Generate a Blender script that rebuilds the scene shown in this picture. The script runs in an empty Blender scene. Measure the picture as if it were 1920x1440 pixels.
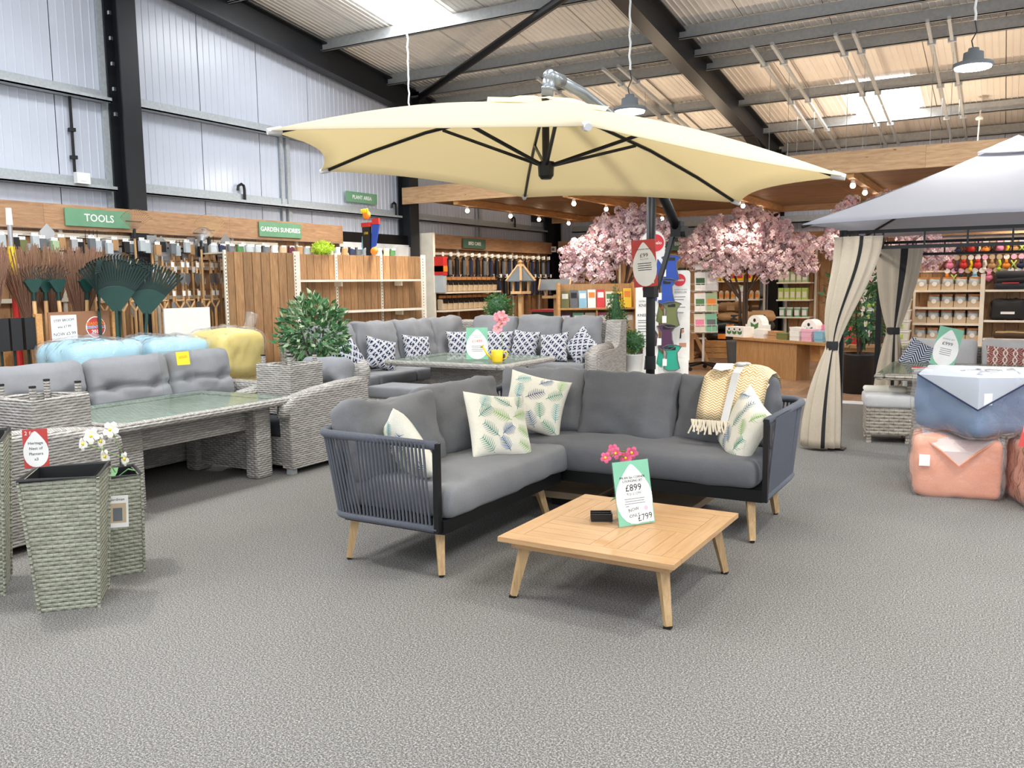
import bpy, bmesh, math, random
from mathutils import Vector, Matrix, noise
SC = bpy.context.scene
COL = SC.collection
rnd = random.Random(7)
# ------------------------------------------------------------------ camera
YAW, PITCH, ROLL, FPX, CAMH = math.radians(29.9), math.radians(6.59), math.radians(-0.73), 1620.0, 1.55
CW = Vector((-math.sin(YAW)*math.cos(PITCH), math.cos(YAW)*math.cos(PITCH), -math.sin(PITCH)))
_r = Vector((math.cos(YAW), math.sin(YAW), 0)); _u = _r.cross(CW)
CR = math.cos(ROLL)*_r + math.sin(ROLL)*_u
CU = -math.sin(ROLL)*_r + math.cos(ROLL)*_u
cam = bpy.data.objects.new('camera', bpy.data.cameras.new('camera')); COL.objects.link(cam)
m = Matrix.Identity(4)
for i in range(3):
    m[i][0], m[i][1], m[i][2] = CR[i], CU[i], -CW[i]
m[2][3] = CAMH
cam.matrix_world = m
cam.data.sensor_width = 36; cam.data.lens = 36*FPX/1920
cam.data.clip_start = .05; cam.data.clip_end = 200
SC.camera = cam
# ------------------------------------------------------------------ world, exposure
SC.view_settings.view_transform = 'Standard'; SC.view_settings.look = 'None'
SC.view_settings.gamma = 1; SC.view_settings.use_curve_mapping = False
SC.view_settings.exposure = 0.28
SKY_STRENGTH = 1.15      # overcast daylight coming in at the open shop front
SKYLIGHT = 14.5         # roof lights
PENDANT_W = 45.0
SPOT_W = 32.0
UPLIGHT_W = 13.0
w = bpy.data.worlds.new('world'); SC.world = w; w.use_nodes = True
bg = w.node_tree.nodes['Background']; bg.inputs[0].default_value = (.90, .95, 1.0, 1); bg.inputs[1].default_value = SKY_STRENGTH
# roof: ridge at y=RY, falling towards the back wall
RY, SLOPE = 0.0, .127
def rz(y): return 5.05 - SLOPE*(abs(y-RY)-7.54) + .48        # underside of the roof sheets
# ------------------------------------------------------------------ helpers
class MB:
    def __init__(s): s.v = []; s.f = []; s.m = []; s.cur = 0
    def add(s, vs, fs):
        b = len(s.v); s.v += [tuple(p) for p in vs]
        for f in fs: s.f.append(tuple(i+b for i in f)); s.m.append(s.cur)
        return s
    def box(s, x0, y0, z0, x1, y1, z1):
        return s.add([(x0,y0,z0),(x1,y0,z0),(x1,y1,z0),(x0,y1,z0),(x0,y0,z1),(x1,y0,z1),(x1,y1,z1),(x0,y1,z1)],
              [(0,3,2,1),(4,5,6,7),(0,1,5,4),(1,2,6,5),(2,3,7,6),(3,0,4,7)])
    def cb(s, c, d): return s.box(c[0]-d[0]/2, c[1]-d[1]/2, c[2]-d[2]/2, c[0]+d[0]/2, c[1]+d[1]/2, c[2]+d[2]/2)
    def bar(s, p, q, w, h=None, w2=None, h2=None, up=(0,0,1)):
        p, q = Vector(p), Vector(q); h = w if h is None else h
        w2 = w if w2 is None else w2; h2 = h if h2 is None else h2
        d = (q-p).normalized(); up = Vector(up)
        if abs(d.dot(up)) > .99: up = Vector((0,1,0))
        a = d.cross(up).normalized(); b = a.cross(d).normalized()
        vs = []
        for c, ww, hh in ((p,w,h),(q,w2,h2)):
            for i, j in ((-1,-1),(1,-1),(1,1),(-1,1)): vs.append(c + a*i*ww/2 + b*j*hh/2)
        return s.add(vs, [(0,1,2,3),(7,6,5,4),(0,4,5,1),(1,5,6,2),(2,6,7,3),(3,7,4,0)])
    def cyl(s, p, q, r, r2=None, n=10, caps=True):
        p, q = Vector(p), Vector(q); r2 = r if r2 is None else r2
        d = (q-p).normalized(); up = Vector((0,0,1)) if abs(d.z) < .95 else Vector((0,1,0))
        a = d.cross(up).normalized(); b = a.cross(d)
        vs = []
        for c, rr in ((p,r),(q,r2)):
            for i in range(n):
                t = 2*math.pi*i/n; vs.append(c + (a*math.cos(t)+b*math.sin(t))*rr)
        fs = [(i, (i+1)%n, n+(i+1)%n, n+i) for i in range(n)]
        if caps: fs += [tuple(range(n))[::-1], tuple(range(n,2*n))]
        return s.add(vs, fs)
    def tube(s, pts, r, n=6, r2=None, closed=False):
        pts = [Vector(p) for p in pts]; k = len(pts); vs = []; pa = None
        for i, p in enumerate(pts):
            if closed: d = pts[(i+1)%k]-pts[i-1]
            else: d = pts[min(i+1,k-1)]-pts[max(i-1,0)]
            d.normalize()
            if pa is None:
                up = Vector((0,0,1)) if abs(d.z) < .9 else Vector((1,0,0)); pa = d.cross(up).normalized()
            else:
                pa = (pa - d*pa.dot(d)).normalized()
            b = pa.cross(d); rr = r if r2 is None else r+(r2-r)*i/(k-1)
            for j in range(n):
                t = 2*math.pi*j/n; vs.append(p+(pa*math.cos(t)+b*math.sin(t))*rr)
        fs = []
        for i in range(k if closed else k-1):
            i2 = (i+1)%k
            for j in range(n): fs.append((i*n+j, i2*n+j, i2*n+(j+1)%n, i*n+(j+1)%n))
        if not closed: fs += [tuple(range(n)), tuple(range((k-1)*n,k*n))[::-1]]
        return s.add(vs, fs)
    def lathe(s, prof, n=16, c=(0,0,0), caps=True):
        vs = []
        for r, z in prof:
            for i in range(n):
                t = 2*math.pi*i/n; vs.append((c[0]+r*math.cos(t), c[1]+r*math.sin(t), c[2]+z))
        k = len(prof); fs = []
        for j in range(k-1):
            for i in range(n): fs.append((j*n+i, j*n+(i+1)%n, (j+1)*n+(i+1)%n, (j+1)*n+i))
        if caps: fs += [tuple(range(n))[::-1], tuple(range((k-1)*n,k*n))]
        return s.add(vs, fs)
    def prism(s, pts, d):            # polygon pts (3d), extruded by vector d
        d = Vector(d); n = len(pts); a = [Vector(p) for p in pts]
        return s.add(a+[p+d for p in a], [tuple(range(n))[::-1], tuple(range(n,2*n))]+[(i,(i+1)%n,n+(i+1)%n,n+i) for i in range(n)])
    def poly(s, pts): return s.add(pts, [tuple(range(len(pts)))])
    def ball(s, c, r, n=8, k=6, sq=(1,1,1)):
        prof = [(max(1e-4, r*math.sin(math.pi*i/k)), -r*math.cos(math.pi*i/k)) for i in range(k+1)]
        b = len(s.v); s.lathe(prof, n, (0,0,0), False)
        for i in range(b, len(s.v)): p = s.v[i]; s.v[i] = (c[0]+p[0]*sq[0], c[1]+p[1]*sq[1], c[2]+p[2]*sq[2])
        return s
    def xf(s, M, i0=0):
        for i in range(i0, len(s.v)): s.v[i] = tuple(M @ Vector(s.v[i]))
        return s
    def fn(s, f, i0=0):
        for i in range(i0, len(s.v)): s.v[i] = tuple(f(Vector(s.v[i])))
        return s
    def mesh(s, name, mats, smooth=False):
        me = bpy.data.meshes.new(name); me.from_pydata(s.v, [], s.f)
        if not isinstance(mats, (list, tuple)): mats = [mats]
        for mt in mats: me.materials.append(MAT[mt])
        if len(mats) > 1: me.polygons.foreach_set('material_index', s.m)
        uv = me.uv_layers.new(name='uv').data
        for p in me.polygons:
            nx, ny, nz = abs(p.normal.x), abs(p.normal.y), abs(p.normal.z)
            for li in p.loop_indices:
                c = me.vertices[me.loops[li].vertex_index].co
                uv[li].uv = (c.y, c.z) if nx >= ny and nx >= nz else ((c.x, c.z) if ny >= nz else (c.x, c.y))
        if smooth: me.polygons.foreach_set('use_smooth', [True]*len(me.polygons)); 
        me.update()
        if smooth == 'auto':
            for e in me.edges: pass
        return me
    def build(s, name, mats, parent=None, smooth=False, loc=None):
        return put(s.mesh(name, mats, smooth), name, parent, loc)
def put(me, name, parent=None, loc=None, M=None):
    o = bpy.data.objects.new(name, me); COL.objects.link(o)
    if parent: o.parent = parent
    if loc is not None: o.location = loc
    if M is not None: o.matrix_local = M
    return o
def tag(o, label, cat, group=None):
    o['label'] = label; o['category'] = cat
    if group: o['group'] = group
    return o
def empty(name, loc=(0,0,0), rotz=0, label=None, cat=None, group=None):
    o = bpy.data.objects.new(name, None); COL.objects.link(o); o.location = loc; o.rotation_euler = (0,0,rotz)
    o.empty_display_size = .1
    if label: tag(o, label, cat, group)
    return o
def struct(o): o['kind'] = 'structure'; return o
def stuff(o): o['kind'] = 'stuff'; return o
ORD = ['first','second','third','fourth','fifth','sixth','seventh','eighth','ninth','tenth','eleventh','twelfth','thirteenth','fourteenth','fifteenth','sixteenth','seventeenth','eighteenth','nineteenth','twentieth','twenty-first','twenty-second','twenty-third','twenty-fourth','twenty-fifth','twenty-sixth','twenty-seventh','twenty-eighth','twenty-ninth','thirtieth','thirty-first','thirty-second','thirty-third','thirty-fourth']
def dup(src, loc=None, rotz=None, label=None, group=None, parent=None, M=None):
    c = src.copy(); COL.objects.link(c)
    if parent is not None: c.parent = parent
    if M is not None: c.matrix_local = M
    if loc is not None: c.location = loc
    if rotz is not None: c.rotation_euler = (0,0,rotz)
    if label: c['label'] = label
    if group: c['group'] = group
    for ch in [o for o in src.children]:
        dup(ch, parent=c)
    return c
def frame(o, n, up=(0,0,1)):           # local x right, y up, z = normal n
    n = Vector(n).normalized(); up = Vector(up); x = up.cross(n).normalized(); y = n.cross(x)
    M = Matrix.Identity(4)
    for i in range(3): M[i][0], M[i][1], M[i][2], M[i][3] = x[i], y[i], n[i], o[i]
    return M
def R(a): return math.radians(a)
def Rz(a): return Matrix.Rotation(a, 4, 'Z')
def T(x, y=None, z=None): return Matrix.Translation(Vector((x,y,z)) if y is not None else Vector(x))
def text(s, size, mat, parent, M=None, align='CENTER', name='lettering', bold=0, sx=1.0, ext=.0008):
    cu = bpy.data.curves.new('t', 'FONT'); cu.body = s; cu.size = size; cu.align_x = align; cu.align_y = 'CENTER'
    cu.extrude = ext; cu.offset = bold; cu.resolution_u = 2; cu.space_line = .85
    ob = bpy.data.objects.new('t', cu); me = bpy.data.meshes.new_from_object(ob)
    bpy.data.objects.remove(ob); bpy.data.curves.remove(cu)
    if sx != 1.0:
        for v in me.vertices: v.co.x *= sx
    me.materials.clear(); me.materials.append(MAT[mat])
    return put(me, name, parent, M=M)
def lattice(h, r, n):
    k = max(1, n)
    a = [-h, -h+r*.12, -h+r*.45, -h+r]; b = [h-r, h-r*.45, h-r*.12, h]
    return a + [-h+r+(2*(h-r))*i/(k+1) for i in range(1, k+1)] + b
def cush(sx, sy, sz, r=.05, crown=0, n=6, wr=0, seed=0, freq=6, hook=None, low=False):
    hx, hy, hz = sx/2, sy/2, sz/2; r = min(r, hx*.99, hy*.99, hz*.99)
    if low:
        ax = [[-h, -h+r] + [h-r, h] for h in (hx, hy, hz)]
    else:
        ax = [lattice(hx, r, n), lattice(hy, r, n), lattice(hz, r, 1 if hz < .12 else max(2, n//2))]
    N = [len(a) for a in ax]; idx = {}; mb = MB()
    def vid(i, j, k):
        key = (i, j, k)
        if key in idx: return idx[key]
        p = Vector((ax[0][i], ax[1][j], ax[2][k]))
        c = Vector((max(-(hx-r), min(hx-r, p.x)), max(-(hy-r), min(hy-r, p.y)), max(-(hz-r), min(hz-r, p.z))))
        d = p-c
        if d.length > 1e-9: d.normalize(); p = c+d*r
        if crown:
            p.z += crown*(p.z/hz)*(1-(p.x/hx)**2)*(1-(p.y/hy)**2)
            p.x *= 1-.03*(1-(p.y/hy)**2)*abs(p.z/hz); p.y *= 1-.03*(1-(p.x/hx)**2)*abs(p.z/hz)
        if wr:
            q = p*freq+Vector((seed*3.1, seed*1.7, seed))
            p = p + d*wr*(noise.noise(q)*1.6+noise.noise(q*2.7)*.7)
        if hook: p = hook(p)
        idx[key] = len(mb.v); mb.v.append(tuple(p)); return idx[key]
    for a in range(3):
        b, c = (a+1)%3, (a+2)%3
        for side in (0, N[a]-1):
            for i in range(N[b]-1):
                for j in range(N[c]-1):
                    q = []
                    for (di, dj) in ((0,0),(1,0),(1,1),(0,1)):
                        t = [0,0,0]; t[a] = side; t[b] = i+di; t[c] = j+dj; q.append(vid(*t))
                    if side == 0: q.reverse()
                    mb.f.append(tuple(q)); mb.m.append(0)
    return mb
def pil_pt(u, v, sx, sy, t, side):
    x = sx/2*u*(1-.10*(1-v*v)*abs(u)**2); y = sy/2*v*(1-.10*(1-u*u)*abs(v)**2)
    z = t/2*max(0,(1-u**4)*(1-v**4))**.55*side
    return Vector((x, y, z))
def pillow(sx, sy, t, n=14):
    mb = MB(); top = {}; bot = {}
    for i in range(n+1):
        for j in range(n+1):
            u, v = math.sin((2*i/n-1)*math.pi/2), math.sin((2*j/n-1)*math.pi/2)
            top[i,j] = len(mb.v); mb.v.append(tuple(pil_pt(u,v,sx,sy,t,1)))
            if i in (0,n) or j in (0,n): bot[i,j] = top[i,j]
            else: bot[i,j] = len(mb.v); mb.v.append(tuple(pil_pt(u,v,sx,sy,t,-1)))
    for i in range(n):
        for j in range(n):
            mb.f.append((top[i,j],top[i+1,j],top[i+1,j+1],top[i,j+1])); mb.m.append(0)
            mb.f.append((bot[i,j],bot[i,j+1],bot[i+1,j+1],bot[i+1,j])); mb.m.append(0)
    return mb
# ------------------------------------------------------------------ materials
MAT = {}
class NT:
    def __init__(s, name):
        m = bpy.data.materials.new(name); m.use_nodes = True; s.t = m.node_tree; s.n = s.t.nodes; s.l = s.t.links
        s.b = s.n['Principled BSDF']; MAT[name] = m; s.m = m
    def N(s, typ, **kw):
        n = s.n.new('ShaderNode'+typ)
        for k, v in kw.items():
            if k.startswith('i'):
                key = k[1:]; n.inputs[int(key) if key.isdigit() else key.replace('_',' ')].default_value = v
            else: setattr(n, k, v)
        return n
    def L(s, a, b): s.l.new(a, b)
    def co(s, kind='Object', scale=(1,1,1), rot=(0,0,0)):
        tc = s.N('TexCoord'); mp = s.N('Mapping'); mp.inputs['Scale'].default_value = scale; mp.inputs['Rotation'].default_value = rot
        s.L(tc.outputs[kind], mp.inputs[0]); return mp.outputs[0]
    def ramp(s, fac, *stops):
        r = s.N('ValToRGB'); e = r.color_ramp.elements
        while len(e) < len(stops): e.new(.5)
        for k, (p, c) in enumerate(stops): e[k].position = p; e[k].color = (*c, 1)
        s.L(fac, r.inputs[0]); return r.outputs[0]
    def math(s, op, a, b=None):
        n = s.N('Math', operation=op)
        for i, x in enumerate((a, b)):
            if x is None: continue
            if isinstance(x, (int, float)): n.inputs[i].default_value = x
            else: s.L(x, n.inputs[i])
        return n.outputs[0]
    def mix(s, fac, a, b, mode='MIX'):
        n = s.N('MixRGB', blend_type=mode)
        for i, x in enumerate((fac, a, b)):
            if isinstance(x, (int, float)): n.inputs[i].default_value = x
            elif isinstance(x, tuple): n.inputs[i].default_value = (*x, 1)
            else: s.L(x, n.inputs[i])
        return n.outputs[0]
    def bump(s, h, st, dist=.01):
        n = s.N('Bump'); n.inputs['Strength'].default_value = st; n.inputs['Distance'].default_value = dist
        s.L(h, n.inputs['Height']); s.L(n.outputs[0], s.b.inputs['Normal'])
    def base(s, c):
        if isinstance(c, tuple): s.b.inputs['Base Color'].default_value = (*c, 1)
        else: s.L(c, s.b.inputs['Base Color'])
    def rough(s, r, metal=0, spec=None):
        s.b.inputs['Roughness'].default_value = r; s.b.inputs['Metallic'].default_value = metal
        if spec is not None: s.b.inputs['Specular IOR Level'].default_value = spec
def S(h):                                  # sRGB hex -> linear
    c = [int(h[i:i+2],16)/255 for i in (0,2,4)]
    return tuple(x/12.92 if x <= .04045 else ((x+.055)/1.055)**2.4 for x in c)
def plain(name, c, r=.6, metal=0, var=.12, scale=6, spec=None):
    t = NT(name); c = S(c) if isinstance(c, str) else c
    nz = t.N('TexNoise', iScale=scale, iDetail=3.0); t.L(t.co('Object'), nz.inputs[0])
    t.base(t.ramp(nz.outputs[0], (.3, tuple(x*(1-var) for x in c)), (.7, tuple(min(1,x*(1+var)) for x in c)))); t.rough(r, metal, spec)
    return t
def fabric(name, c, var=.1, st=.25, sc=400):
    t = NT(name); c = S(c)
    nz = t.N('TexNoise', iScale=5.0, iDetail=2.0); t.L(t.co('Object'), nz.inputs[0])
    wv = t.N('TexNoise', iScale=float(sc), iDetail=1.0); t.L(t.co('Object'), wv.inputs[0])
    a = t.ramp(nz.outputs[0], (.3, tuple(x*(1-var) for x in c)), (.7, tuple(min(1,x*(1+var)) for x in c)))
    t.base(t.mix(.35, a, t.ramp(wv.outputs[0], (.35,tuple(x*.6 for x in c)),(.65,tuple(min(1,x*1.35) for x in c)))))
    t.rough(.95, 0, .15); t.bump(wv.outputs[0], st, .002)
    t.b.inputs['Sheen Weight'].default_value = .12
    return t
def wood(name, c1, c2, scale=(1,1,12), gr=6.0, r=.55, knots=True, rnd_obj=.25):
    # grain runs along the local axis with the SMALL scale number
    t = NT(name); c1, c2 = S(c1), S(c2)
    co = t.co('Object', scale)
    oi = t.N('ObjectInfo'); add = t.N('VectorMath', operation='ADD'); comb = t.N('CombineXYZ')
    k = t.math('MULTIPLY', oi.outputs['Random'], 37.0)
    for i in range(3): t.L(k, comb.inputs[i])
    t.L(co, add.inputs[0]); t.L(comb.outputs[0], add.inputs[1])
    nz = t.N('TexNoise', iScale=gr, iDetail=6.0, iRoughness=.65, iDistortion=.8); t.L(add.outputs[0], nz.inputs[0])
    a = t.ramp(nz.outputs[0], (.28, c1), (.72, c2))
    v = t.math('ADD', t.math('MULTIPLY', oi.outputs['Random'], rnd_obj), 1-rnd_obj/2)
    hs = t.N('HueSaturation'); t.L(a, hs.inputs['Color']); t.L(v, hs.inputs['Value'])
    out = hs.outputs[0]
    if knots:
        vo = t.N('TexVoronoi', iScale=2.4); co2 = t.co('Object', tuple(1.0+.25*(s_-1) for s_ in scale)); t.L(co2, vo.inputs[0])
        out = t.mix(t.ramp(vo.outputs['Distance'], (.03,(1,1,1)),(.07,(0,0,0))), out, tuple(x*.35 for x in c1))
    t.base(out); t.rough(r); t.bump(nz.outputs[0], .08, .004)
    return t
# surfaces
t = NT('carpet')
n1 = t.N('TexNoise', iScale=130.0, iDetail=4.0); t.L(t.co('Object'), n1.inputs[0])
n2 = t.N('TexNoise', iScale=.8, iDetail=4.0); t.L(t.co('Object'), n2.inputs[0])
n3 = t.N('TexNoise', iScale=330.0, iDetail=2.0); t.L(t.co('Object'), n3.inputs[0])
fl = t.mix(.5, n1.outputs[0], n3.outputs[0])
c = t.ramp(fl, (.40, S('242322')), (.5, S('6c6a67')), (.60, S('c4c1bc')))
t.base(t.mix(.42, c, t.ramp(n2.outputs[0], (.35, S('686663')), (.65, S('747270'))))); t.rough(.97, 0, .1); t.bump(n1.outputs[0], .5, .006)
wood('laminate', '876a54', 'b3937a', (9,1,1), 5, .35, False, .35)
def panelmat(name, c, r, spec=.5):
    t = NT(name); c = S(c)
    nz = t.N('TexNoise', iScale=1.3, iDetail=3.0); t.L(t.co('Object'), nz.inputs[0])
    t.base(t.ramp(nz.outputs[0], (.3, tuple(x*.93 for x in c)), (.7, c))); t.rough(r, 0, spec)
panelmat('wall_white', 'cdd2df', .28)
panelmat('roof_white', 'f5f0e9', .5)
plain('steel_dark', '222428', .45, .2, .1)
plain('steel_black', '17181a', .4, .3, .1)
plain('galvanised', 'b4b9bc', .55, .2, .1, 30)
plain('purlin_grey', 'a4a6a6', .55, .1, .1, 20)
plain('chrome', 'd0d2d4', .2, .9, .05)
plain('grey_tube', '8d9398', .3, .6, .05)
wood('wood_board_v', '87603f', 'b98f63', (9,9,1), 4.5, .55, True, .4)
wood('wood_board_x', 'b28761', 'dab68a', (1,9,9), 4, .55, True, .1)
wood('wood_board_y', '987050', 'c79d76', (9,1,9), 4, .55, True, .1)
wood('slat_wood', '6f5036', 'a67f55', (1,9,9), 4, .6, False, .3)
wood('slat_wood_y', 'a87443', 'd9a86c', (9,1,9), 4, .6, False, .2)
wood('pale_wood_x', 'b58b60', 'c8a276', (1.2,14,14), 4, .42, False, .08)
wood('pale_wood_y', 'b58b60', 'c8a276', (14,1.2,14), 4, .42, False, .08)
wood('leg_wood', 'a8855c', 'd0b083', (14,14,1.2), 5, .5, False, .1)
wood('handle_wood', 'b98b58', 'dfb684', (14,14,1), 4, .5, False, .2)
wood('desk_wood', 'a0764a', 'c79a68', (12,12,1), 4, .5, False, .1)
wood('crate_wood', 'b7834c', 'dca668', (3,9,9), 4, .6, True, .2)
# woven rattan from uv bricks
def wicker(name, a, b, mortar, bw=.075, bh=.013, ms=.0016):
    t = NT(name); a, b, mo = S(a), S(b), S(mortar)
    tc = t.N('TexCoord')
    br = t.N('TexBrick', iScale=1.0); br.offset = .5; br.inputs['Mortar Size'].default_value = ms; br.inputs['Mortar Smooth'].default_value = .6
    br.inputs['Brick Width'].default_value = bw; br.inputs['Row Height'].default_value = bh; br.inputs['Bias'].default_value = 0
    br.inputs['Color1'].default_value = (*a,1); br.inputs['Color2'].default_value = (*b,1); br.inputs['Mortar'].default_value = (*mo,1)
    t.L(tc.outputs['UV'], br.inputs[0])
    nz = t.N('TexNoise', iScale=30.0, iDetail=2.0); mp = t.N('Mapping'); mp.inputs['Scale'].default_value = (.25,3,1); t.L(tc.outputs['UV'], mp.inputs[0]); t.L(mp.outputs[0], nz.inputs[0])
    t.base(t.mix(.5, br.outputs[0], t.ramp(nz.outputs[0], (.3,a),(.7,b)))); t.rough(.55, 0, .35)
    # each strand bulges between the stakes
    sp = t.N('SeparateXYZ'); t.L(tc.outputs['UV'], sp.inputs[0])
    row = t.math('FLOOR', t.math('DIVIDE', sp.outputs[1], bh)); off = t.math('MULTIPLY', t.math('MODULO', row, 2.0), bw/2)
    fx = t.math('FRACT', t.math('DIVIDE', t.math('ADD', sp.outputs[0], off), bw)); fy = t.math('FRACT', t.math('DIVIDE', sp.outputs[1], bh))
    hx = t.math('SINE', t.math('MULTIPLY', fx, math.pi)); hy = t.math('SINE', t.math('MULTIPLY', fy, math.pi))
    t.bump(t.math('MULTIPLY', hx, t.math('POWER', hy, .5)), .9, .012)
wicker('wicker', 'c4c0bb', '928d88', '57534f', .07, .018)
wicker('wicker_green', 'b9baa8', '8b8c7c', '4d4e44', .05, .021)
wicker('wicker_brown', 'c2b9ab', '8f867a', '3d3832', .085, .03, .004)
fabric('cushion_grey', '85868a'); fabric('cushion_milan', '7a7b7f'); fabric('cushion_mid', '64656a'); fabric('cushion_dark', '3e4046'); fabric('cushion_light', 'c4c3c3')
fabric('cream_cloth', 'ece7d8', .04, .15); fabric('rope_grey', '5d6069', .1, .4, 200)
fabric('curtain_cloth', 'c3b6a3', .06, .15); fabric('curtain_dark', '7d7263', .06, .15)
fabric('white_lining', 'd9dade', .04, .1)
t = fabric('gazebo_cloth', 'a9aab2', .03, .1)
tr = t.N('BsdfTranslucent'); tr.inputs[0].default_value = (*S('d5d5dc'),1); mx = t.N('MixShader', iFac=.45)
t.L(t.b.outputs[0], mx.inputs[1]); t.L(tr.outputs[0], mx.inputs[2]); t.L(mx.outputs[0], t.n['Material Output'].inputs[0])
t = NT('parasol_cloth'); t.base(S('d6cebb')); t.rough(.9, 0, .1)
tr = t.N('BsdfTranslucent'); tr.inputs[0].default_value = (*S('f3e6c4'),1); mx = t.N('MixShader', iFac=.5)
t.L(t.b.outputs[0], mx.inputs[1]); t.L(tr.outputs[0], mx.inputs[2]); t.L(mx.outputs[0], t.n['Material Output'].inputs[0])
for nm, c in (('pouf_blue','4f6d93'),('pouf_peach','e79a79'),('pouf_sky','9cc8d8'),('pouf_yellow','ead06f')): fabric(nm, c, .08, .15, 300)
# clear plastic wrapping
t = NT('plastic_film'); t.base((1,1,1)); t.rough(.08)
tr = t.N('BsdfTransparent'); gl = t.N('BsdfGlossy', iRoughness=.12); nz = t.N('TexNoise', iScale=9.0, iDetail=4.0, iDistortion=1.5); t.L(t.co('Object'), nz.inputs[0])
fr = t.N('Fresnel', iIOR=1.4); t.bump(nz.outputs[0], .8, .03); 
bp = [x for x in t.n if x.bl_idname == 'ShaderNodeBump'][0]; t.L(bp.outputs[0], gl.inputs['Normal']); t.L(bp.outputs[0], fr.inputs['Normal'])
df = t.N('BsdfDiffuse'); df.inputs[0].default_value = (.9,.9,.92,1)
m1 = t.N('MixShader', iFac=.12); t.L(tr.outputs[0], m1.inputs[1]); t.L(df.outputs[0], m1.inputs[2])
m2 = t.N('MixShader'); ge = t.N('NewGeometry'); t.L(t.math('MULTIPLY', t.math('MULTIPLY', fr.outputs[0], 1.3), t.math('SUBTRACT', 1.0, ge.outputs['Backfacing'])), m2.inputs[0]); t.L(m1.outputs[0], m2.inputs[1]); t.L(gl.outputs[0], m2.inputs[2]); t.L(m2.outputs[0], t.n['Material Output'].inputs[0])
t = NT('plastic_fold'); tr = t.N('BsdfTransparent'); df = t.N('BsdfDiffuse'); df.inputs[0].default_value = (.9,.92,.95,1); gl = t.N('BsdfGlossy', iRoughness=.2); m1 = t.N('MixShader', iFac=.42); m2 = t.N('MixShader', iFac=.08)
t.L(tr.outputs[0], m1.inputs[1]); t.L(df.outputs[0], m1.inputs[2]); t.L(m1.outputs[0], m2.inputs[1]); t.L(gl.outputs[0], m2.inputs[2]); t.L(m2.outputs[0], t.n['Material Output'].inputs[0])
def glassy(name, tint, k=.12, r=.03, gain=.55):
    t = NT(name); tr = t.N('BsdfTransparent'); tr.inputs[0].default_value = (*tint,1); gl = t.N('BsdfGlossy', iRoughness=r); fr = t.N('Fresnel', iIOR=1.5)
    m2 = t.N('MixShader'); ge = t.N('NewGeometry'); t.L(t.math('MULTIPLY', t.math('MULTIPLY', t.math('ADD', fr.outputs[0], k-.04), gain), t.math('SUBTRACT', 1.0, ge.outputs['Backfacing'])), m2.inputs[0]); t.L(tr.outputs[0], m2.inputs[1]); t.L(gl.outputs[0], m2.inputs[2]); t.L(m2.outputs[0], t.n['Material Output'].inputs[0])
glassy('table_glass', (.86,.92,.89), .12); glassy('acrylic', (.93,.94,.94), .14); glassy('door_glass', (.9,.95,.96), .08)
def emit(name, c, s):
    t = NT(name); t.base((.8,.8,.8)); t.b.inputs['Emission Color'].default_value = (*c,1); t.b.inputs['Emission Strength'].default_value = s
emit('skylight_sheet', (.93,.97,1), SKYLIGHT); emit('lamp_led', (1,.97,.9), 30.0); emit('bulb_warm', (1,.80,.52), 25.0)
# plain colours used by small goods, signs and print
for nm, c, r in (('white_card','f2f1ee',.6),('white_plastic','e8e8e6',.4),('black_plastic','141416',.45),('black_rubber','202022',.7),
    ('sign_green','6f9f7d',.5),('sign_green_dark','4a6f5c',.5),('mint','7fbfa0',.5),('sign_red','c4443f',.5),('red_rich','d8323a',.5),('ink','26262a',.7),('ink_grey','8d8d92',.7),('ink_red','e0584a',.7),
    ('cream_metal','e9dfcc',.45),('shelf_cream','efe6d6',.45),('rake_green','173d36',.5),('rake_green_dark','102b26',.5),('orange','ee8a2a',.5),('yellow','f4cf2c',.45),('red','cf2f2a',.5),('burgundy','5c2434',.6),
    ('lime','b9d63a',.55),('kraft','b58d62',.8),('kraft_dark','8a6745',.8),('teal','2aa58c',.55),('blue_royal','2a4fae',.55),('olive','737a49',.6),('plum','54304f',.6),('navy','232c4c',.7),('sky','8fc4dd',.6),('copper','c98a52',.6),('pink','eb86ad',.6),('pink_pale','f0bcd0',.6),
    ('beige_pack','c8b294',.6),('brown_dark','4a3627',.7),('brown_board','97694b',.7),('bark','4a3a30',.9),('leaf_dark','2f5a36',.55),('leaf_mid','4f7f4e',.55),('leaf_pale','a9bf96',.6),('leaf_box','43702e',.7),('blossom','fbe6e6',.8),('blossom_deep','f3c8cf',.8),('blossom_mauve','e4cbd9',.8),
    ('orchid_white','f6f3e6',.6),('orchid_pink','e2638c',.6),('orchid_rose','f09aa6',.6),('stem','6d8a3d',.6),('stone','a8927a',.85),('twig','9a7a60',.9),('twig_red','a97f6c',.9),('straw','c9a878',.9),('tub_white','dcdcd2',.4),('tub_green','b8cf6a',.5),
    ('skin_tone','c98f74',.6),('hair_dark','2b1c18',.7),('silver','b9bcc0',.3),('slate','6a6f73',.7),('pack_clear','b9c0c4',.25),('charcoal_bag','1e2224',.3),('red_bag','a02f33',.35),('beam_white','d4d4d6',.5),('gold_cloth','d9b877',.8),('cream_wool','efe4cf',.9)):
    plain(nm, c, r, .0, .07)
MAT['silver'].node_tree.nodes['Principled BSDF'].inputs['Metallic'].default_value = .8
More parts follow.
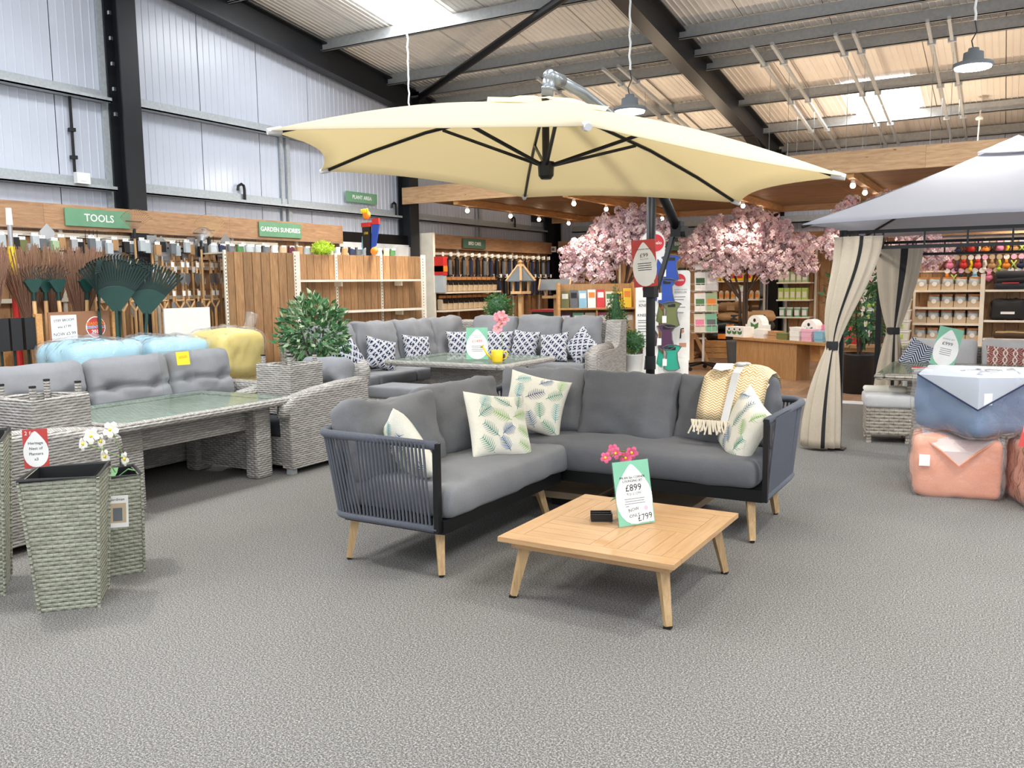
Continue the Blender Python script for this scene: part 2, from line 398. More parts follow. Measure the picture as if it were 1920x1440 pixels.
# printed cushions
t = NT('navy_print'); mp = t.co('UV', (1,1,1), (0,0,math.pi/4)); sp = t.N('SeparateXYZ'); t.L(mp, sp.inputs[0])
P_ = .085
fx = t.math('FRACT', t.math('DIVIDE', sp.outputs[0], P_)); fy = t.math('FRACT', t.math('DIVIDE', sp.outputs[1], P_))
ax_ = t.math('ABSOLUTE', t.math('SUBTRACT', fx, .5)); ay_ = t.math('ABSOLUTE', t.math('SUBTRACT', fy, .5)); mxx = t.math('MAXIMUM', ax_, ay_)
block = t.math('LESS_THAN', mxx, .33); ring = t.math('MULTIPLY', t.math('GREATER_THAN', mxx, .385), t.math('LESS_THAN', mxx, .44))
notch = t.math('MULTIPLY', t.math('LESS_THAN', t.math('ABSOLUTE', t.math('SUBTRACT', fx, .42)), .06), t.math('GREATER_THAN', fy, .45))
notch2 = t.math('MULTIPLY', t.math('LESS_THAN', t.math('ABSOLUTE', t.math('SUBTRACT', fx, .60)), .06), t.math('LESS_THAN', fy, .42))
blk = t.math('MULTIPLY', block, t.math('SUBTRACT', 1.0, t.math('MAXIMUM', notch, notch2)))
t.base(t.mix(t.math('MAXIMUM', blk, ring), S('dcdde0'), S('252d4a'))); t.rough(.95, 0, .1)
t = NT('zigzag_navy'); sp = t.N('SeparateXYZ'); t.L(t.co('UV'), sp.inputs[0])
zz = t.math('ABSOLUTE', t.math('SUBTRACT', t.math('FRACT', t.math('DIVIDE', sp.outputs[0], .16)), .5))
st = t.math('FRACT', t.math('DIVIDE', t.math('ADD', sp.outputs[1], t.math('MULTIPLY', zz, .16)), .032))
t.base(t.mix(t.math('LESS_THAN', st, .55), S('d6d8dd'), S('2b3352'))); t.rough(.95, 0, .1)
t = NT('throw_zigzag'); sp = t.N('SeparateXYZ'); t.L(t.co('UV'), sp.inputs[0])
zz = t.math('ABSOLUTE', t.math('SUBTRACT', t.math('FRACT', t.math('DIVIDE', sp.outputs[0], .045)), .5))
st = t.math('FRACT', t.math('DIVIDE', t.math('ADD', sp.outputs[1], t.math('MULTIPLY', zz, .03)), .016))
ms = t.math('LESS_THAN', st, .45); t.base(t.mix(ms, S('f0e6d0'), S('cda45e'))); t.rough(.95, 0, .1); t.bump(st, .3, .004)
t = NT('ogee_red'); sp = t.N('SeparateXYZ'); t.L(t.co('UV'), sp.inputs[0])
wv = t.math('MULTIPLY', t.math('SINE', t.math('MULTIPLY', sp.outputs[1], 2*math.pi/.15)), .018)
a1 = t.math('ABSOLUTE', t.math('SUBTRACT', t.math('FRACT', t.math('DIVIDE', t.math('ADD', sp.outputs[0], wv), .09)), .5))
a2 = t.math('ABSOLUTE', t.math('SUBTRACT', t.math('FRACT', t.math('DIVIDE', t.math('SUBTRACT', sp.outputs[0], wv), .09)), .5))
ln = t.math('LESS_THAN', t.math('MINIMUM', a1, a2), .07)
v_ = t.math('LESS_THAN', t.math('FRACT', t.math('DIVIDE', t.math('ADD', sp.outputs[1], t.math('MULTIPLY', a1, .07)), .022)), .3)
t.base(t.mix(ln, t.mix(v_, S('8c4a47'), S('c9a89a')), S('ead9cf'))); t.rough(.95, 0, .1)
# ================================================================== the building
WX, BY = -9.2, 17.9                       # inside faces of the gable wall and the back wall
fl = struct(MB().box(-9.3,-4,-.1, 6,11.45,0).build('floor','carpet'))
fl2 = struct(MB().box(-9.3,11.45,-.1, 6,18.0,-.012).build('floor','brown_dark'))
MB().box(-9.3,11.45,-.012, 6,11.72,.004).build('threshold_strip','beam_white',fl2)
pm = MB().box(-.0945,-.598,-.012,.0945,.598,0).mesh('floor_plank','laminate')
for ix in range(36):
    y = 11.72; first = (1.0,.62,.3)[ix%3]
    while y < 17.2:
        L_ = 1.196*(first if y == 11.72 else 1); o = put(pm,'floor_plank',fl2,(-6.2+ix*.19,y+L_/2+.002,0)); o.scale = (1,L_/1.196,1); y += L_+.004
# ribbed cladding: each sheet is a piece of the wall or roof
def ribs(a0, a1, pitch=.1, d=.006):       # profile along the sheet: (position, depth)
    out = []; a = a0
    while a < a1-1e-6:
        out += [(a,0),(a+pitch*.80,0),(a+pitch*.86,d),(a+pitch*.94,d)]; a += pitch
    return [(p,q) for p,q in out if p < a1]+[(a1,0)]
wl = struct(MB().box(WX-.12,-5,-.1,WX-.05,10.4,4.8).box(WX-.12,12.1,-.1,WX-.05,18,3.6).box(WX-.12,10.4,2.36,WX-.05,12.1,4.5).build('wall_left','wall_white'))
y = -5.0
while y < 18:
    y2 = min(y+1, 18); z0 = 0
    if 10.0 <= y < 12.0:
        z0 = 2.36
    mb = MB(); pr = ribs(y+.004, y2-.004)
    for (a,d),(b,e) in zip(pr, pr[1:]):
        mb.add([(WX+d,a,z0),(WX+e,b,z0),(WX+e,b,rz(b)),(WX+d,a,rz(a))], [(0,1,2,3)])
    mb.add([(WX-.05,y,z0),(WX-.05,y2,z0),(WX-.05,y2,rz(y2)),(WX-.05,y,rz(y))],[(3,2,1,0)])
    mb.build('cladding_sheet','wall_white',wl); y = y2
for a, b in ((9.98,10.42),(12.06,12.1)): MB().box(WX-.04,a,0,WX+.004,b,2.36).build('cladding_sheet','wall_white',wl)
wb = struct(MB().box(WX-.12,BY+.05,-.1,6,BY+.12,4.3).build('wall_back','wall_white'))
x = WX
while x < 5.5:
    mb = MB(); pr = ribs(x+.004, x+.996); zt = rz(BY)
    for (a,d),(b,e) in zip(pr, pr[1:]): mb.add([(a,BY-d,0),(b,BY-e,0),(b,BY-e,zt),(a,BY-d,zt)], [(0,1,2,3)])
    mb.build('cladding_sheet','wall_white',wb); x += 1
rf = struct(MB().add([(WX-.1,0,rz(0)+.1),(6.8,0,rz(0)+.1),(6.8,18,rz(18)+.1),(WX-.1,18,rz(18)+.1),(WX-.1,-5,rz(5)+.1),(6.8,-5,rz(5)+.1)],[(0,1,2,3),(1,0,4,5)]).build('ceiling','roof_white'))
pr = ribs(.004,.996,.0833,-.012); mb = MB()
for ya, yb in ((0,18),(0,-5)):
    for (a,d),(b,e) in zip(pr, pr[1:]): mb.add([(a,ya,rz(ya)+d),(b,ya,rz(ya)+e),(b,yb,rz(yb)+e),(a,yb,rz(yb)+d)], [(0,1,2,3)])
rm = mb.mesh('roof_sheet','roof_white')
for i in range(16): put(rm,'roof_sheet',rf,(WX+i,0,0))
def skylight(x0, x1, y0, y1, lab):
    mb = MB().add([(x0,y0,rz(y0)-.03),(x1,y0,rz(y0)-.03),(x1,y1,rz(y1)-.03),(x0,y1,rz(y1)-.03)],[(3,2,1,0)])
    o = mb.build('skylight','skylight_sheet',rf); return o
skylight(-7.66,-6.72,8.45,10.15,''); skylight(-2.44,-1.46,14.72,16.3,'')
for a in ((-6.3,-5.3,1.3,6.5),(-2.4,-1.4,1.3,6.5),(2.5,3.5,1.3,6.5),(2.5,3.5,8.5,11.6),(-2.4,-1.4,-4.7,-1.3),(-6.3,-5.3,-4.7,-1.3),(3.2,4.2,-4.7,-1.3)): skylight(*a,'')  # unseen skylights added to light the shop, placed and sized for that
# purlins
for y in (17.72,16.35,14.69,12.93,12.36,11.7,10.15,8.4,6.6,4.8,3.0,1.2,-1.2,-3,-4.8):
    z = rz(y)-.028; mb = MB().box(WX,y-.01,z-.17,6.8,y+.01,z).box(WX,y-.05,z-.17,6.8,y+.01,z-.158).box(WX,y-.05,z-.17,6.8,y-.045,z-.15).box(WX,y,z-.012,6.8,y+.06,z)
    mb.build('purlin','purlin_grey',rf)
def ibeam(mb, p, q, depth, width, tf=.02, tw=.014, up=(0,0,1)):
    p, q, up = Vector(p), Vector(q), Vector(up)
    d = (q-p).normalized(); a = d.cross(up).normalized(); b = a.cross(d).normalized()
    for c, w_, h_ in ((b*(depth/2-tf/2),width,tf),(-b*(depth/2-tf/2),width,tf),(Vector((0,0,0)),tw,depth-tf)): mb.bar(p+c, q+c, w_, h_, up=up)
    return mb
k = 0
for xf_, w_ in ((-9.0,.2),(-4.05,.2),(.9,.2),(5.9,.2)):
    o = empty('portal_frame',(xf_,17.6,0))
    tag(o, ['charcoal steel roof frame running down along the white gable wall','charcoal steel roof frame crossing the roof above the parasol','charcoal steel roof frame right of the gazebo','charcoal steel roof frame farthest right'][k],'steel frame'); k += 1
    def rb(y): return 5.05-SLOPE*(abs(y)-7.54)
    h = .40
    ibeam(MB(), (0,-17.6,rb(0)+h/2),(0,0,rb(17.6)+h/2), h, w_).build('rafter','steel_dark',o)
    ibeam(MB(), (0,-17.6,rb(0)+h/2),(0,-22.6,rb(5)+h/2), h, w_).build('rafter','steel_dark',o)
    MB().prism([(-.008,-2.2,rb(15.4)),(-.008,0,rb(17.6)),(-.008,0,rb(17.6)-.42)],(.016,0,0)).bar((0,-2.2,rb(15.4)),(0,0,rb(17.6)-.42),w_,.016).build('haunch','steel_dark',o)
    ibeam(MB(), (0,0,0),(0,0,rb(17.6)+.3), .38, w_, up=(0,1,0)).build('column','steel_black',o)
# gable posts with cladding rails
gp = empty('gable_post',(-9.02,6.75,0),0,'charcoal steel gable post rising left behind the tools header','steel post')
ibeam(MB(),(0,0,0),(0,0,rz(6.75)-.5),.26,.24,.022,.02,up=(1,0,0)).build('flange_beam','steel_dark',gp)
MB().box(-.17,-.19,0,-.14,-.12,5.1).build('angle_rail','galvanised',gp)
bm_ = MB().box(-.015,-.015,-.02,.015,.015,.02).mesh('bolt','chrome')
for i in range(6): put(bm_,'bolt',gp,(.0,-.128,3.55+i*.28))
gp2 = empty('gable_post',(-9.02,12.2,0),0,'charcoal steel gable post at the left end of the timber canopy','steel post')
ibeam(MB(),(0,0,0),(0,0,rz(12.2)-.5),.26,.24,.022,.02,up=(1,0,0)).build('flange_beam','steel_dark',gp2)
for z, nm in ((3.70,'upper'),(2.70,'lower')):
    for a, b in ((-5,6.6),(6.9,12.05),(12.35,17.6)):
        MB().box(WX+.014,a,z-.02,WX+.03,b,z+.12).box(WX+.014,a,z-.02,WX+.16,b,z-.004).box(WX+.145,a,z-.02,WX+.16,b,z+.03).build('cladding_rail','galvanised',wl)
MB().box(-8.6,BY-.16,2.68,6,BY-.014,2.70).box(-8.6,BY-.16,2.68,6,BY-.145,2.82).build('cladding_rail','galvanised',wb)
for ya in (9.35,14.6):
    MB().box(WX+.02,ya,2.2,WX+.05,ya+.05,3.7).box(WX+.02,ya+.12,2.2,WX+.05,ya+.19,3.7).build('rail_strut','galvanised',wl)
# black conduits and switch on the cladding
o = tag(MB().tube([(WX+.05,6.15,3.68),(WX+.05,6.15,2.86)],.018,6).build('conduit','black_plastic'),'black vertical conduit on white cladding left of the gable post','conduit')
MB().box(WX+.02,6.12,3.3,WX+.08,6.18,3.34).build('conduit_clip','black_plastic',o); MB().box(WX+.02,6.12,3.0,WX+.08,6.18,3.04).build('conduit_clip','black_plastic',o)
o = tag(MB().box(WX+.16,6.06,2.72,WX+.22,6.22,2.84).build('switch_box','white_plastic'),'small white switch box on the rail below the conduit','switch'); MB().box(WX+.22,6.1,2.75,WX+.225,6.18,2.81).build('cover_plate','white_card',o)
for ya, lab in ((8.62,'black hooked pipe end above the lower wall rail by the tools header'),(12.0,'black hooked pipe end beside the right gable post'),(16.1,'black hooked pipe end above the bird care header')):
    tag(MB().tube([(WX+.05,ya-.1,2.86),(WX+.05,ya-.09,2.92),(WX+.06,ya-.04,2.95),(WX+.06,ya,2.93),(WX+.06,ya+.01,2.88),(WX+.06,ya+.01,2.72)],.02,6).build('hooked_pipe','black_plastic'),lab,'pipe')
# diagonal roof brace
o = tag(MB().tube([(-8.95,12.45,4.72),(-4.1,9.35,5.05)],.06,10).build('roof_brace','steel_black'),'black tubular brace slanting up under the roof sheets','brace')
MB().box(-9.0,12.35,4.62,-8.85,12.55,4.82).build('end_plate','steel_black',o)
o = tag(MB().tube([(-8.9,15.9,4.05),(-4.1,17.3,3.75)],.055,8).build('roof_brace','steel_black'),'black tubular brace low behind the parasol and pendant lamp','brace')
# pairs of hanger channels under the purlins, with suspension wires
k = 0
names = ['leftmost','second','third','fourth','fifth','sixth','seventh','eighth','ninth','tenth']
for xp in (-6.5,-6.24,-5.4,-5.15,-3.2,-2.93,-2.12,-1.9,-1.04,-.8):
    o = tag(MB().bar((xp,12.2,rz(12.2)-.225),(xp,17.7,rz(17.7)-.225),.04,.045).build('hanger_channel','galvanised'), 'slim steel channel under the purlins, %s of ten from the left'%names[k],'steel channel'); k += 1
    for yc in (12.93,14.69,16.35): MB().box(xp-.05,yc-.03,rz(yc)-.255,xp+.05,yc+.03,rz(yc)-.19).build('clamp','galvanised',o)
    for yw in (13.3,15.2,17.0):
        mbw = MB().tube([(xp,yw,rz(yw)-.23),(xp,yw,3.0)],.003,4); mbw.build('suspension_wire','chrome',o)
# pendant lamps
def pendant(x, y, z, lab):
    o = empty('pendant_lamp',(x,y,z),0,lab,'lamp','round pendant lamps on white chains')
    zt = rz(y)-z-.01
    pts = [(.006*math.sin(i*2.1),.006*math.cos(i*1.7),.42+(zt-.42)*i/24) for i in range(25)]
    MB().tube(pts,.012,5).build('chain','white_plastic',o)
    MB().tube([(0,0,.42),(.02,0,.32),(-.02,0,.24),(0,0,.15)],.006,5).build('cable','black_plastic',o)
    MB().lathe([(.16,.0),(.175,.01),(.17,.035),(.09,.06),(.085,.13),(.05,.14),(.045,.17)],24).build('housing','slate',o,True)
    MB().lathe([(.155,-.012),(.155,0.0)],24).build('diffuser','lamp_led',o)
    l = bpy.data.lights.new('lamp_light','AREA'); l.shape = 'DISK'; l.size = .3; l.energy = PENDANT_W; l.color = (1,.95,.86)
    lo = bpy.data.objects.new('lamp_light', l); COL.objects.link(lo); lo.parent = o; lo.location = (0,0,-.02)
    return o
pendant(-3.54,8.7,3.33,'lit pendant lamp seen just behind the parasol top'); pendant(-.40,9.45,3.52,'lit pendant lamp high above the gazebo')
pendant(-7.3,9.95,3.32,'pendant lamp hanging on the white chain behind the left half of the parasol')
pendant(.2,4.6,3.6,'pendant lamp above the open carpet, outside the view'); pendant(-5.2,2.6,3.6,'pendant lamp above the planters, outside the view')
o = tag(MB().lathe([(.05,0),(.06,.03),(.02,.06)],12,(-.55,16.0,rz(16)-.4)).tube([(-.55,16.35,rz(16.35)-.15),(-.55,16.0,rz(16)-.4),(-.56,16,rz(16)-.75),(-.57,16,rz(16)-1.0)],.012,5).build('cable_drop','white_plastic'),'white cable drop below the purlin near the right edge','cable')
# timber canopy over the back of the shop
cn = empty('timber_canopy',(-3,12,0),0,'slatted timber canopy hung over the back of the shop with spot lights','canopy')
def inC(mb): return mb.xf(T(3,-12,0))
for x0, x1 in ((-9.0,-5.2),(-5.198,-.98),(-.978,4)):
    inC(MB().box(x0,12.0,2.915,x1,12.05,3.19)).build('fascia_board','wood_board_x',cn)
sm = MB().box(-3,-.046,0,3.4,.046,.022).mesh('slat','slat_wood'); sm2 = MB().box(-3.2,-.046,0,3.4,.046,.022).mesh('slat','slat_wood')
yy = 12.13
while yy < 17.2:
    put(sm,'slat',cn,(-2.75,yy-12,2.97)); put(sm2,'slat',cn,(3.86,yy-12,2.97)); yy += .118
for xj in (-7.95,-5.95,-3.88,-1.86,.2,2.2):
    inC(MB().box(xj-.045,12.05,2.86,xj+.045,17.15,2.968)).build('joist','slat_wood_y',cn)
inC(MB().box(-8.8,17.15,2.86,4,17.2,3.02)).build('edge_board','wood_board_x',cn)
bulbm = MB().ball((0,0,0),.035,10,6).mesh('bulb','bulb_warm',True); hm = MB().cyl((0,0,.02),(0,0,.07),.03,.022,10).mesh('lamp_holder','white_plastic')
for xj, ys in ((-7.95,(12.4,13.85,14.95,16.25)),(-5.95,(12.35,13.6,16.3)),(-3.88,(14.45,15.7,12.9)),(-1.86,(12.3,13.4,14.6,15.8)),(.2,(12.6,14.4,16.2))):
    for ys_ in ys:
        h_ = put(hm,'lamp_holder',cn,(xj+3,ys_-12,2.79)); put(bulbm,'bulb',h_,(0,0,-.01))
        l = bpy.data.lights.new('spot_light','SPOT'); l.energy = SPOT_W*1.15; l.color = (1,.86,.68); l.shadow_soft_size = .04; l.spot_size = 2.7; l.spot_blend = .6
        lo = bpy.data.objects.new('spot_light', l); COL.objects.link(lo); lo.location = (xj,ys_,2.68)
for xu in (-7.0,-4.9,-2.8,-.7,1.4):                              # uplights lying on the canopy behind its fascia
    for yu in (13.0,15.6):
        h_ = inC(MB().lathe([(.05,2.995),(.07,3.03),(.075,3.07)],12,(xu,yu,0),False)).build('uplight','black_plastic',cn)
        l = bpy.data.lights.new('uplight_beam','AREA'); l.shape = 'DISK'; l.size = .12; l.energy = UPLIGHT_W; l.color = (1,.80,.58)
        lo = bpy.data.objects.new('uplight_beam', l); COL.objects.link(lo); lo.location = (xu,yu,3.08); lo.rotation_euler = (math.pi,0,0)
# doorway in the gable wall with the outside behind it
dr = struct(empty('door_1',(WX,11.25,0)))
MB().box(-.06,-.85,2.24,.16,.98,2.40).build('door_header','steel_black',dr); MB().box(-.02,-.85,2.16,.18,.98,2.24).build('track_cover','white_plastic',dr)
MB().box(-.02,.5,0,.26,.98,2.20).build('door_screen','white_plastic',dr)
for a, b in ((-.84,-.22),(-.2,.46)):
    f_ = MB().box(-.03,a,0,0,a+.05,2.16).box(-.03,b-.05,0,0,b,2.16).box(-.03,a,2.08,0,b,2.16).box(-.03,a,0,0,b,.15).build('door_leaf','steel_black',dr)
    MB().box(-.02,a+.05,.15,-.012,b-.05,2.08).build('pane','door_glass',f_)
MB().box(WX-9,6,-.12,WX-.13,18,-.1).build('paving','stone',dr,loc=(-WX,-11.25,0))
# ================================================================== helpers for furniture
def part(root, mb, name, mat, parent=None, smooth=False):
    return mb.xf(T(-root.location)).build(name, mat, parent or root, smooth)
def partM(root, mb, name, mat, M, parent=None, smooth=False):      # mesh kept local, placed by world matrix M (root unrotated)
    return put(mb.mesh(name, mat, smooth), name, parent or root, M=T(-root.location) @ M)
LEAFC = ['print_blue','print_teal','print_lime','print_aqua','print_navy','print_green']
for nm, c in zip(LEAFC, ('1f5f9a','1d857c','86bd5f','55aeb6','1b3270','35927a')): plain(nm, c, .9, 0, .05)
def leaf_pillow(name, s, t, M, seed, lab, grp=None):
    o = put(pillow(s,s,t).mesh(name,'cream_cloth',True), name, M=M); tag(o, lab, 'cushion', grp)
    r = random.Random(seed); mb = MB()
    for sd_ in (1,-1):
     for gi in range(3):
        for gj in range(4):
            u0, v0 = -.62+gi*.62+r.uniform(-.08,.08)+.12*(gj%2), -.72+gj*.48+r.uniform(-.08,.08); a = r.uniform(0.3,2.8); L = r.uniform(.24,.33); mb.cur = r.randrange(6)
            def pt(x, y):
                u = max(-.97,min(.97,u0+x*math.cos(a)-y*math.sin(a))); v = max(-.97,min(.97,v0+x*math.sin(a)+y*math.cos(a)))
                return pil_pt(u,v,s,s,t,sd_)+Vector((0,0,.0025*sd_))
            def stroke(x0,y0,x1,y1,w):
                dx, dy = x1-x0, y1-y0; l = math.hypot(dx,dy); nx, ny = -dy/l*w, dx/l*w
                mb.add([pt(x0+nx,y0+ny),pt(x0-nx,y0-ny),pt(x1-nx*.3,y1-ny*.3),pt(x1+nx*.3,y1+ny*.3)],[(0,1,2,3)])
            stroke(-L,0,0,.02,.009); stroke(0,.02,L,0,.009)
            for q in range(8):
                x = -L*.7+q*L*.22; ll = .20*(1-abs(q-2.5)/9)
                for sg in (-1,1): stroke(x,.01,x+ll*.55,sg*ll,.0105)
    stuff(mb.build('leaf_print', LEAFC, o)); return o
def petal(w, h, tip=.5):                # white drop on the price cards, polygon in card coordinates
    pts = []
    for i in range(25):
        q = i/24*math.pi*2; yy_ = math.cos(q); xx = math.sin(q)*(.42+.16*(.5-yy_/2))*(1-.55*max(0,yy_)**2)
        pts.append((xx*w, (yy_*.47)*h, 0))
    return pts[:-1]
def price_card(o, M, w, h, colr, lines, drop=True, film='acrylic'):
    """printed card in a clear holder; lines = (text, rel size, rel y, material)"""
    b = put(MB().box(-w/2,-h/2,-.003,w/2,h/2,0).mesh('card',colr),'card',o,M=M)
    if drop: put(MB().poly([(x,y-.02*h,.0007) for x,y,_ in petal(w,h)][::-1]).mesh('drop_print','white_card'),'drop_print',b)
    for tx, sz, ry, mt in lines: text(tx, sz*h, mt, b, T(0,ry*h,.0014), ext=.0003)
    return b
def fine_print(b, w, y0, n, dy, mat='ink_grey'):
    mb = MB(); r = random.Random(n)
    for i in range(n): k = w/2*r.uniform(.8,1); mb.box(-k,y0-i*dy-dy*.16,.0008,k,y0-i*dy+dy*.16,.0016)
    return mb.build('fine_print', mat, b)
cord_m = MB().cyl((0,0,0),(0,0,1),1,None,6,False).mesh('cord','rope_grey',True)
def cord(root, parent, p, q, r):
    p, q = Vector(p), Vector(q); d = q-p; a = d.cross(Vector((1,.3,0))).normalized(); b = d.normalized().cross(a)
    M = Matrix.Identity(4)
    for i in range(3): M[i][0], M[i][1], M[i][2], M[i][3] = a[i]*r, b[i]*r, d[i], p[i]
    return put(cord_m,'cord',parent,M=T(-root.location)@M)
def fillet(pts, r, n=6):                # round the inner corners of a plan polyline
    out = [Vector(pts[0])]
    for i in range(1,len(pts)-1):
        p, a, b = Vector(pts[i]), Vector(pts[i-1]), Vector(pts[i+1]); u, v = (a-p).normalized(), (b-p).normalized()
        for k_ in range(n+1):
            s_ = k_/n; out.append((p+u*r)*(1-s_)**2 + p*2*s_*(1-s_) + (p+v*r)*s_**2)
    return out+[Vector(pts[-1])]
def along(pts, step):
    out = []; acc = 0
    for a, b in zip(pts, pts[1:]):
        L = (b-a).length
        while acc <= L: out.append(a+(b-a)*(acc/L)); acc += step
        acc -= L
    return out
def leg(mb, top, foot, w0, w1): return mb.bar(top, foot, w0, w0, w1, w1)
# ================================================================== charcoal rope corner sofa
def rope_sofa(root, plan, flare, ztop, legs, frame_box, seat, backs):
    fb = part(root, MB().box(*frame_box), 'seat_frame','steel_black')
    path = fillet([Vector((x,y,0)) for x,y in plan], .16)
    c = Vector(((frame_box[0]+frame_box[3])/2,(frame_box[1]+frame_box[4])/2,0))
    tot = sum((b-a).length for a,b in zip(path,path[1:]))
    def top(p):
        d = (p-c); out = Vector((0,0,0))
        if abs(p.x-plan[1][0]) < .25 or abs(p.x-plan[-2][0]) < .25: out.x = flare*(1 if p.x > c.x else -1)
        if abs(p.y-plan[1][1]) < .25 : out.y = flare*(1 if p.y > c.y else -1)*(1 if abs(p.y-plan[1][1])<.05 else .6)
        return p+out+Vector((0,0,ztop))
    bot = [p+Vector((0,0,.28)) for p in path]
    tp = [top(p) for p in path]; tp[0] = path[0]+Vector((0,0,ztop-.02))
    rail = part(root, MB().tube(tp,.024,8), 'top_rail','rope_grey',None,True)
    part(root, MB().tube(bot,.02,6), 'bottom_rail','rope_grey',None,True)
    for e in (0,-1): part(root, MB().bar(bot[e]-Vector((0,0,.02)), tp[e]+Vector((0,0,.012)), .03,.035), 'end_post','steel_black')
    pp = along(path,.0245)
    for p in pp:
        q = top(p)
        if (p-path[0]).length < .03 : q = tp[0]
        cord(root, rail, p+Vector((0,0,.275)), q, .0066)
    for t_, f_ in legs:
        l_ = part(root, leg(MB(),t_,f_,.052,.034), 'leg','leg_wood'); part(root, MB().cyl(Vector(f_),Vector(f_)-Vector((0,0,.012)),.014,None,8),'foot_pad','black_plastic',l_)
    for k_, (c_, d_, sd, mt) in enumerate(seat): partM(root, cush(*d_,r=.055,crown=.022,n=14,wr=.010,seed=sd,freq=5), 'seat_cushion', mt, T(c_), None, True)
    for k_, (c_, d_, n_, sd, mt) in enumerate(backs): partM(root, cush(*d_,r=.035,crown=.055,n=14,wr=.020,seed=sd,freq=6), 'back_cushion', mt, frame(c_,n_), None, True)
s1 = empty('rope_sofa',(-2.9,4.3,0),0,'charcoal rope-backed sofa section on the left, pale wooden legs, under the parasol','sofa')
rope_sofa(s1, [(-2.535,3.615),(-3.28,3.615),(-3.28,5.0)], .05, .745,
    [((-3.17,3.72,.27),(-3.21,3.69,.012)),((-2.60,3.72,.27),(-2.565,3.68,.012)),((-2.66,4.92,.27),(-2.62,5.0,.012)),((-3.17,4.92,.27),(-3.21,4.98,.012))],
    (-3.18,3.63,.25,-2.51,5.0,.325), [((-2.83,4.36,.405),(.72,1.43,.17),1,'cushion_milan')],
    [((-3.13,4.02,.67),(.72,.46,.17),(.93,-.12,.33),2,'cushion_milan'),((-3.10,4.70,.68),(.70,.48,.17),(.90,-.2,.38),3,'cushion_milan')])
s2 = empty('rope_sofa',(-2.25,5.45,0),0,'charcoal rope-backed sofa section on the right with pale throw, standing over the parasol base','sofa')
rope_sofa(s2, [(-1.19,5.03),(-1.19,5.88),(-3.32,5.88),(-3.32,5.08)], .045, .76,
    [((-1.30,5.12,.27),(-1.265,5.05,.012)),((-1.32,5.72,.27),(-1.29,5.76,.012)),((-3.18,5.72,.27),(-3.22,5.76,.012)),((-2.52,5.74,.27),(-2.5,5.78,.012))],
    (-3.22,5.04,.25,-1.21,5.80,.325), [((-2.20,5.36,.41),(1.93,.72,.17),4,'cushion_mid')],
    [((-2.95,5.62,.69),(.68,.48,.18),(.08,-.92,.36),5,'cushion_milan'),((-2.27,5.60,.68),(.70,.49,.19),(.03,-.92,.36),6,'cushion_mid'),((-1.60,5.64,.68),(.66,.47,.18),(-.03,-.93,.34),7,'cushion_mid')])
leaf_pillow('leaf_cushion',.44,.15,frame((-2.90,3.86,.63),(.45,.75,.42),(-.45,.1,1)),3,'leaf-print throw cushion leaning inside the rope arm at the left','leaf cushions')
leaf_pillow('leaf_cushion',.45,.16,frame((-2.76,4.62,.66),(.86,-.35,.5),(-.15,.25,1)),5,'leaf-print throw cushion in the middle of the left sofa section')
leaf_pillow('leaf_cushion',.44,.15,frame((-2.86,5.30,.71),(.45,-.75,.45),(.25,.0,1)),8,'leaf-print throw cushion propped in the sofa corner')
leaf_pillow('leaf_cushion',.44,.15,frame((-1.40,5.32,.64),(-.72,-.58,.36),(.45,-.1,1)),12,'leaf-print throw cushion against the right rope arm')
# folded throw over the right back cushion
th = empty('folded_throw',(-1.52,5.6,.6),0,'folded cream and mustard zigzag throw with fringe draped over the right back cushion','throw')
prof = [(5.80,.84),(5.77,.915),(5.70,.955),(5.60,.955),(5.53,.93),(5.47,.84),(5.42,.74),(5.40,.66)]
def sheet(mb, x0, x1, prof, th_, skew, n=8):
    m_ = len(prof); vs = []
    for lay in (0,1):
        for i,(y,z) in enumerate(prof):
            a = Vector(prof[max(0,i-1)]); b = Vector(prof[min(m_-1,i+1)]); d = (b-a).normalized(); nx, nz = d.y, -d.x
            for j in range(n+1):
                e = 1-(2*j/n-1)**4
                vs.append((x0+(x1-x0)*j/n+skew*(i/m_), y+nx*th_*lay*(-1)*e, z-nz*th_*lay*(1)*e*(-1)))
    fs = []
    W_ = n+1; O = m_*W_
    for i in range(m_-1):
        for j in range(n):
            fs.append((i*W_+j,i*W_+j+1,(i+1)*W_+j+1,(i+1)*W_+j)); fs.append((O+i*W_+j,O+(i+1)*W_+j,O+(i+1)*W_+j+1,O+i*W_+j+1))
    for i in range(m_-1):
        fs.append((i*W_,(i+1)*W_,O+(i+1)*W_,O+i*W_)); fs.append((i*W_+n,O+i*W_+n,O+(i+1)*W_+n,(i+1)*W_+n))
    for j in range(n):
        fs.append((j,O+j,O+j+1,j+1)); i = m_-1; fs.append((i*W_+j,i*W_+j+1,O+i*W_+j+1,O+i*W_+j))
    return mb.add(vs,fs)
part(th, sheet(MB(),-1.70,-1.28,prof,.055,-.04), 'folded_cloth','throw_zigzag',None,True)
part(th, sheet(MB(),-1.66,-1.30,[(y,z-.06) for y,z in prof[:-1]],.03,-.02), 'inner_fold','cream_wool',None,True)
mb = MB(); r = random.Random(2)
for i in range(46):
    x = -1.74+i*.0092; L_ = r.uniform(.055,.095)
    mb.tube([(x,5.335,.675),(x+r.uniform(-.01,.01),5.33,.64),(x+r.uniform(-.02,.02),5.325,.675-L_)],.0055,4)
part(th, mb, 'fringe','cream_wool')
part(th, MB().bar((-1.50,5.62,1.005),(-1.50,5.49,.965),.05,.004).bar((-1.50,5.49,.965),(-1.53,5.345,.67),.05,.004), 'strap','beam_white')
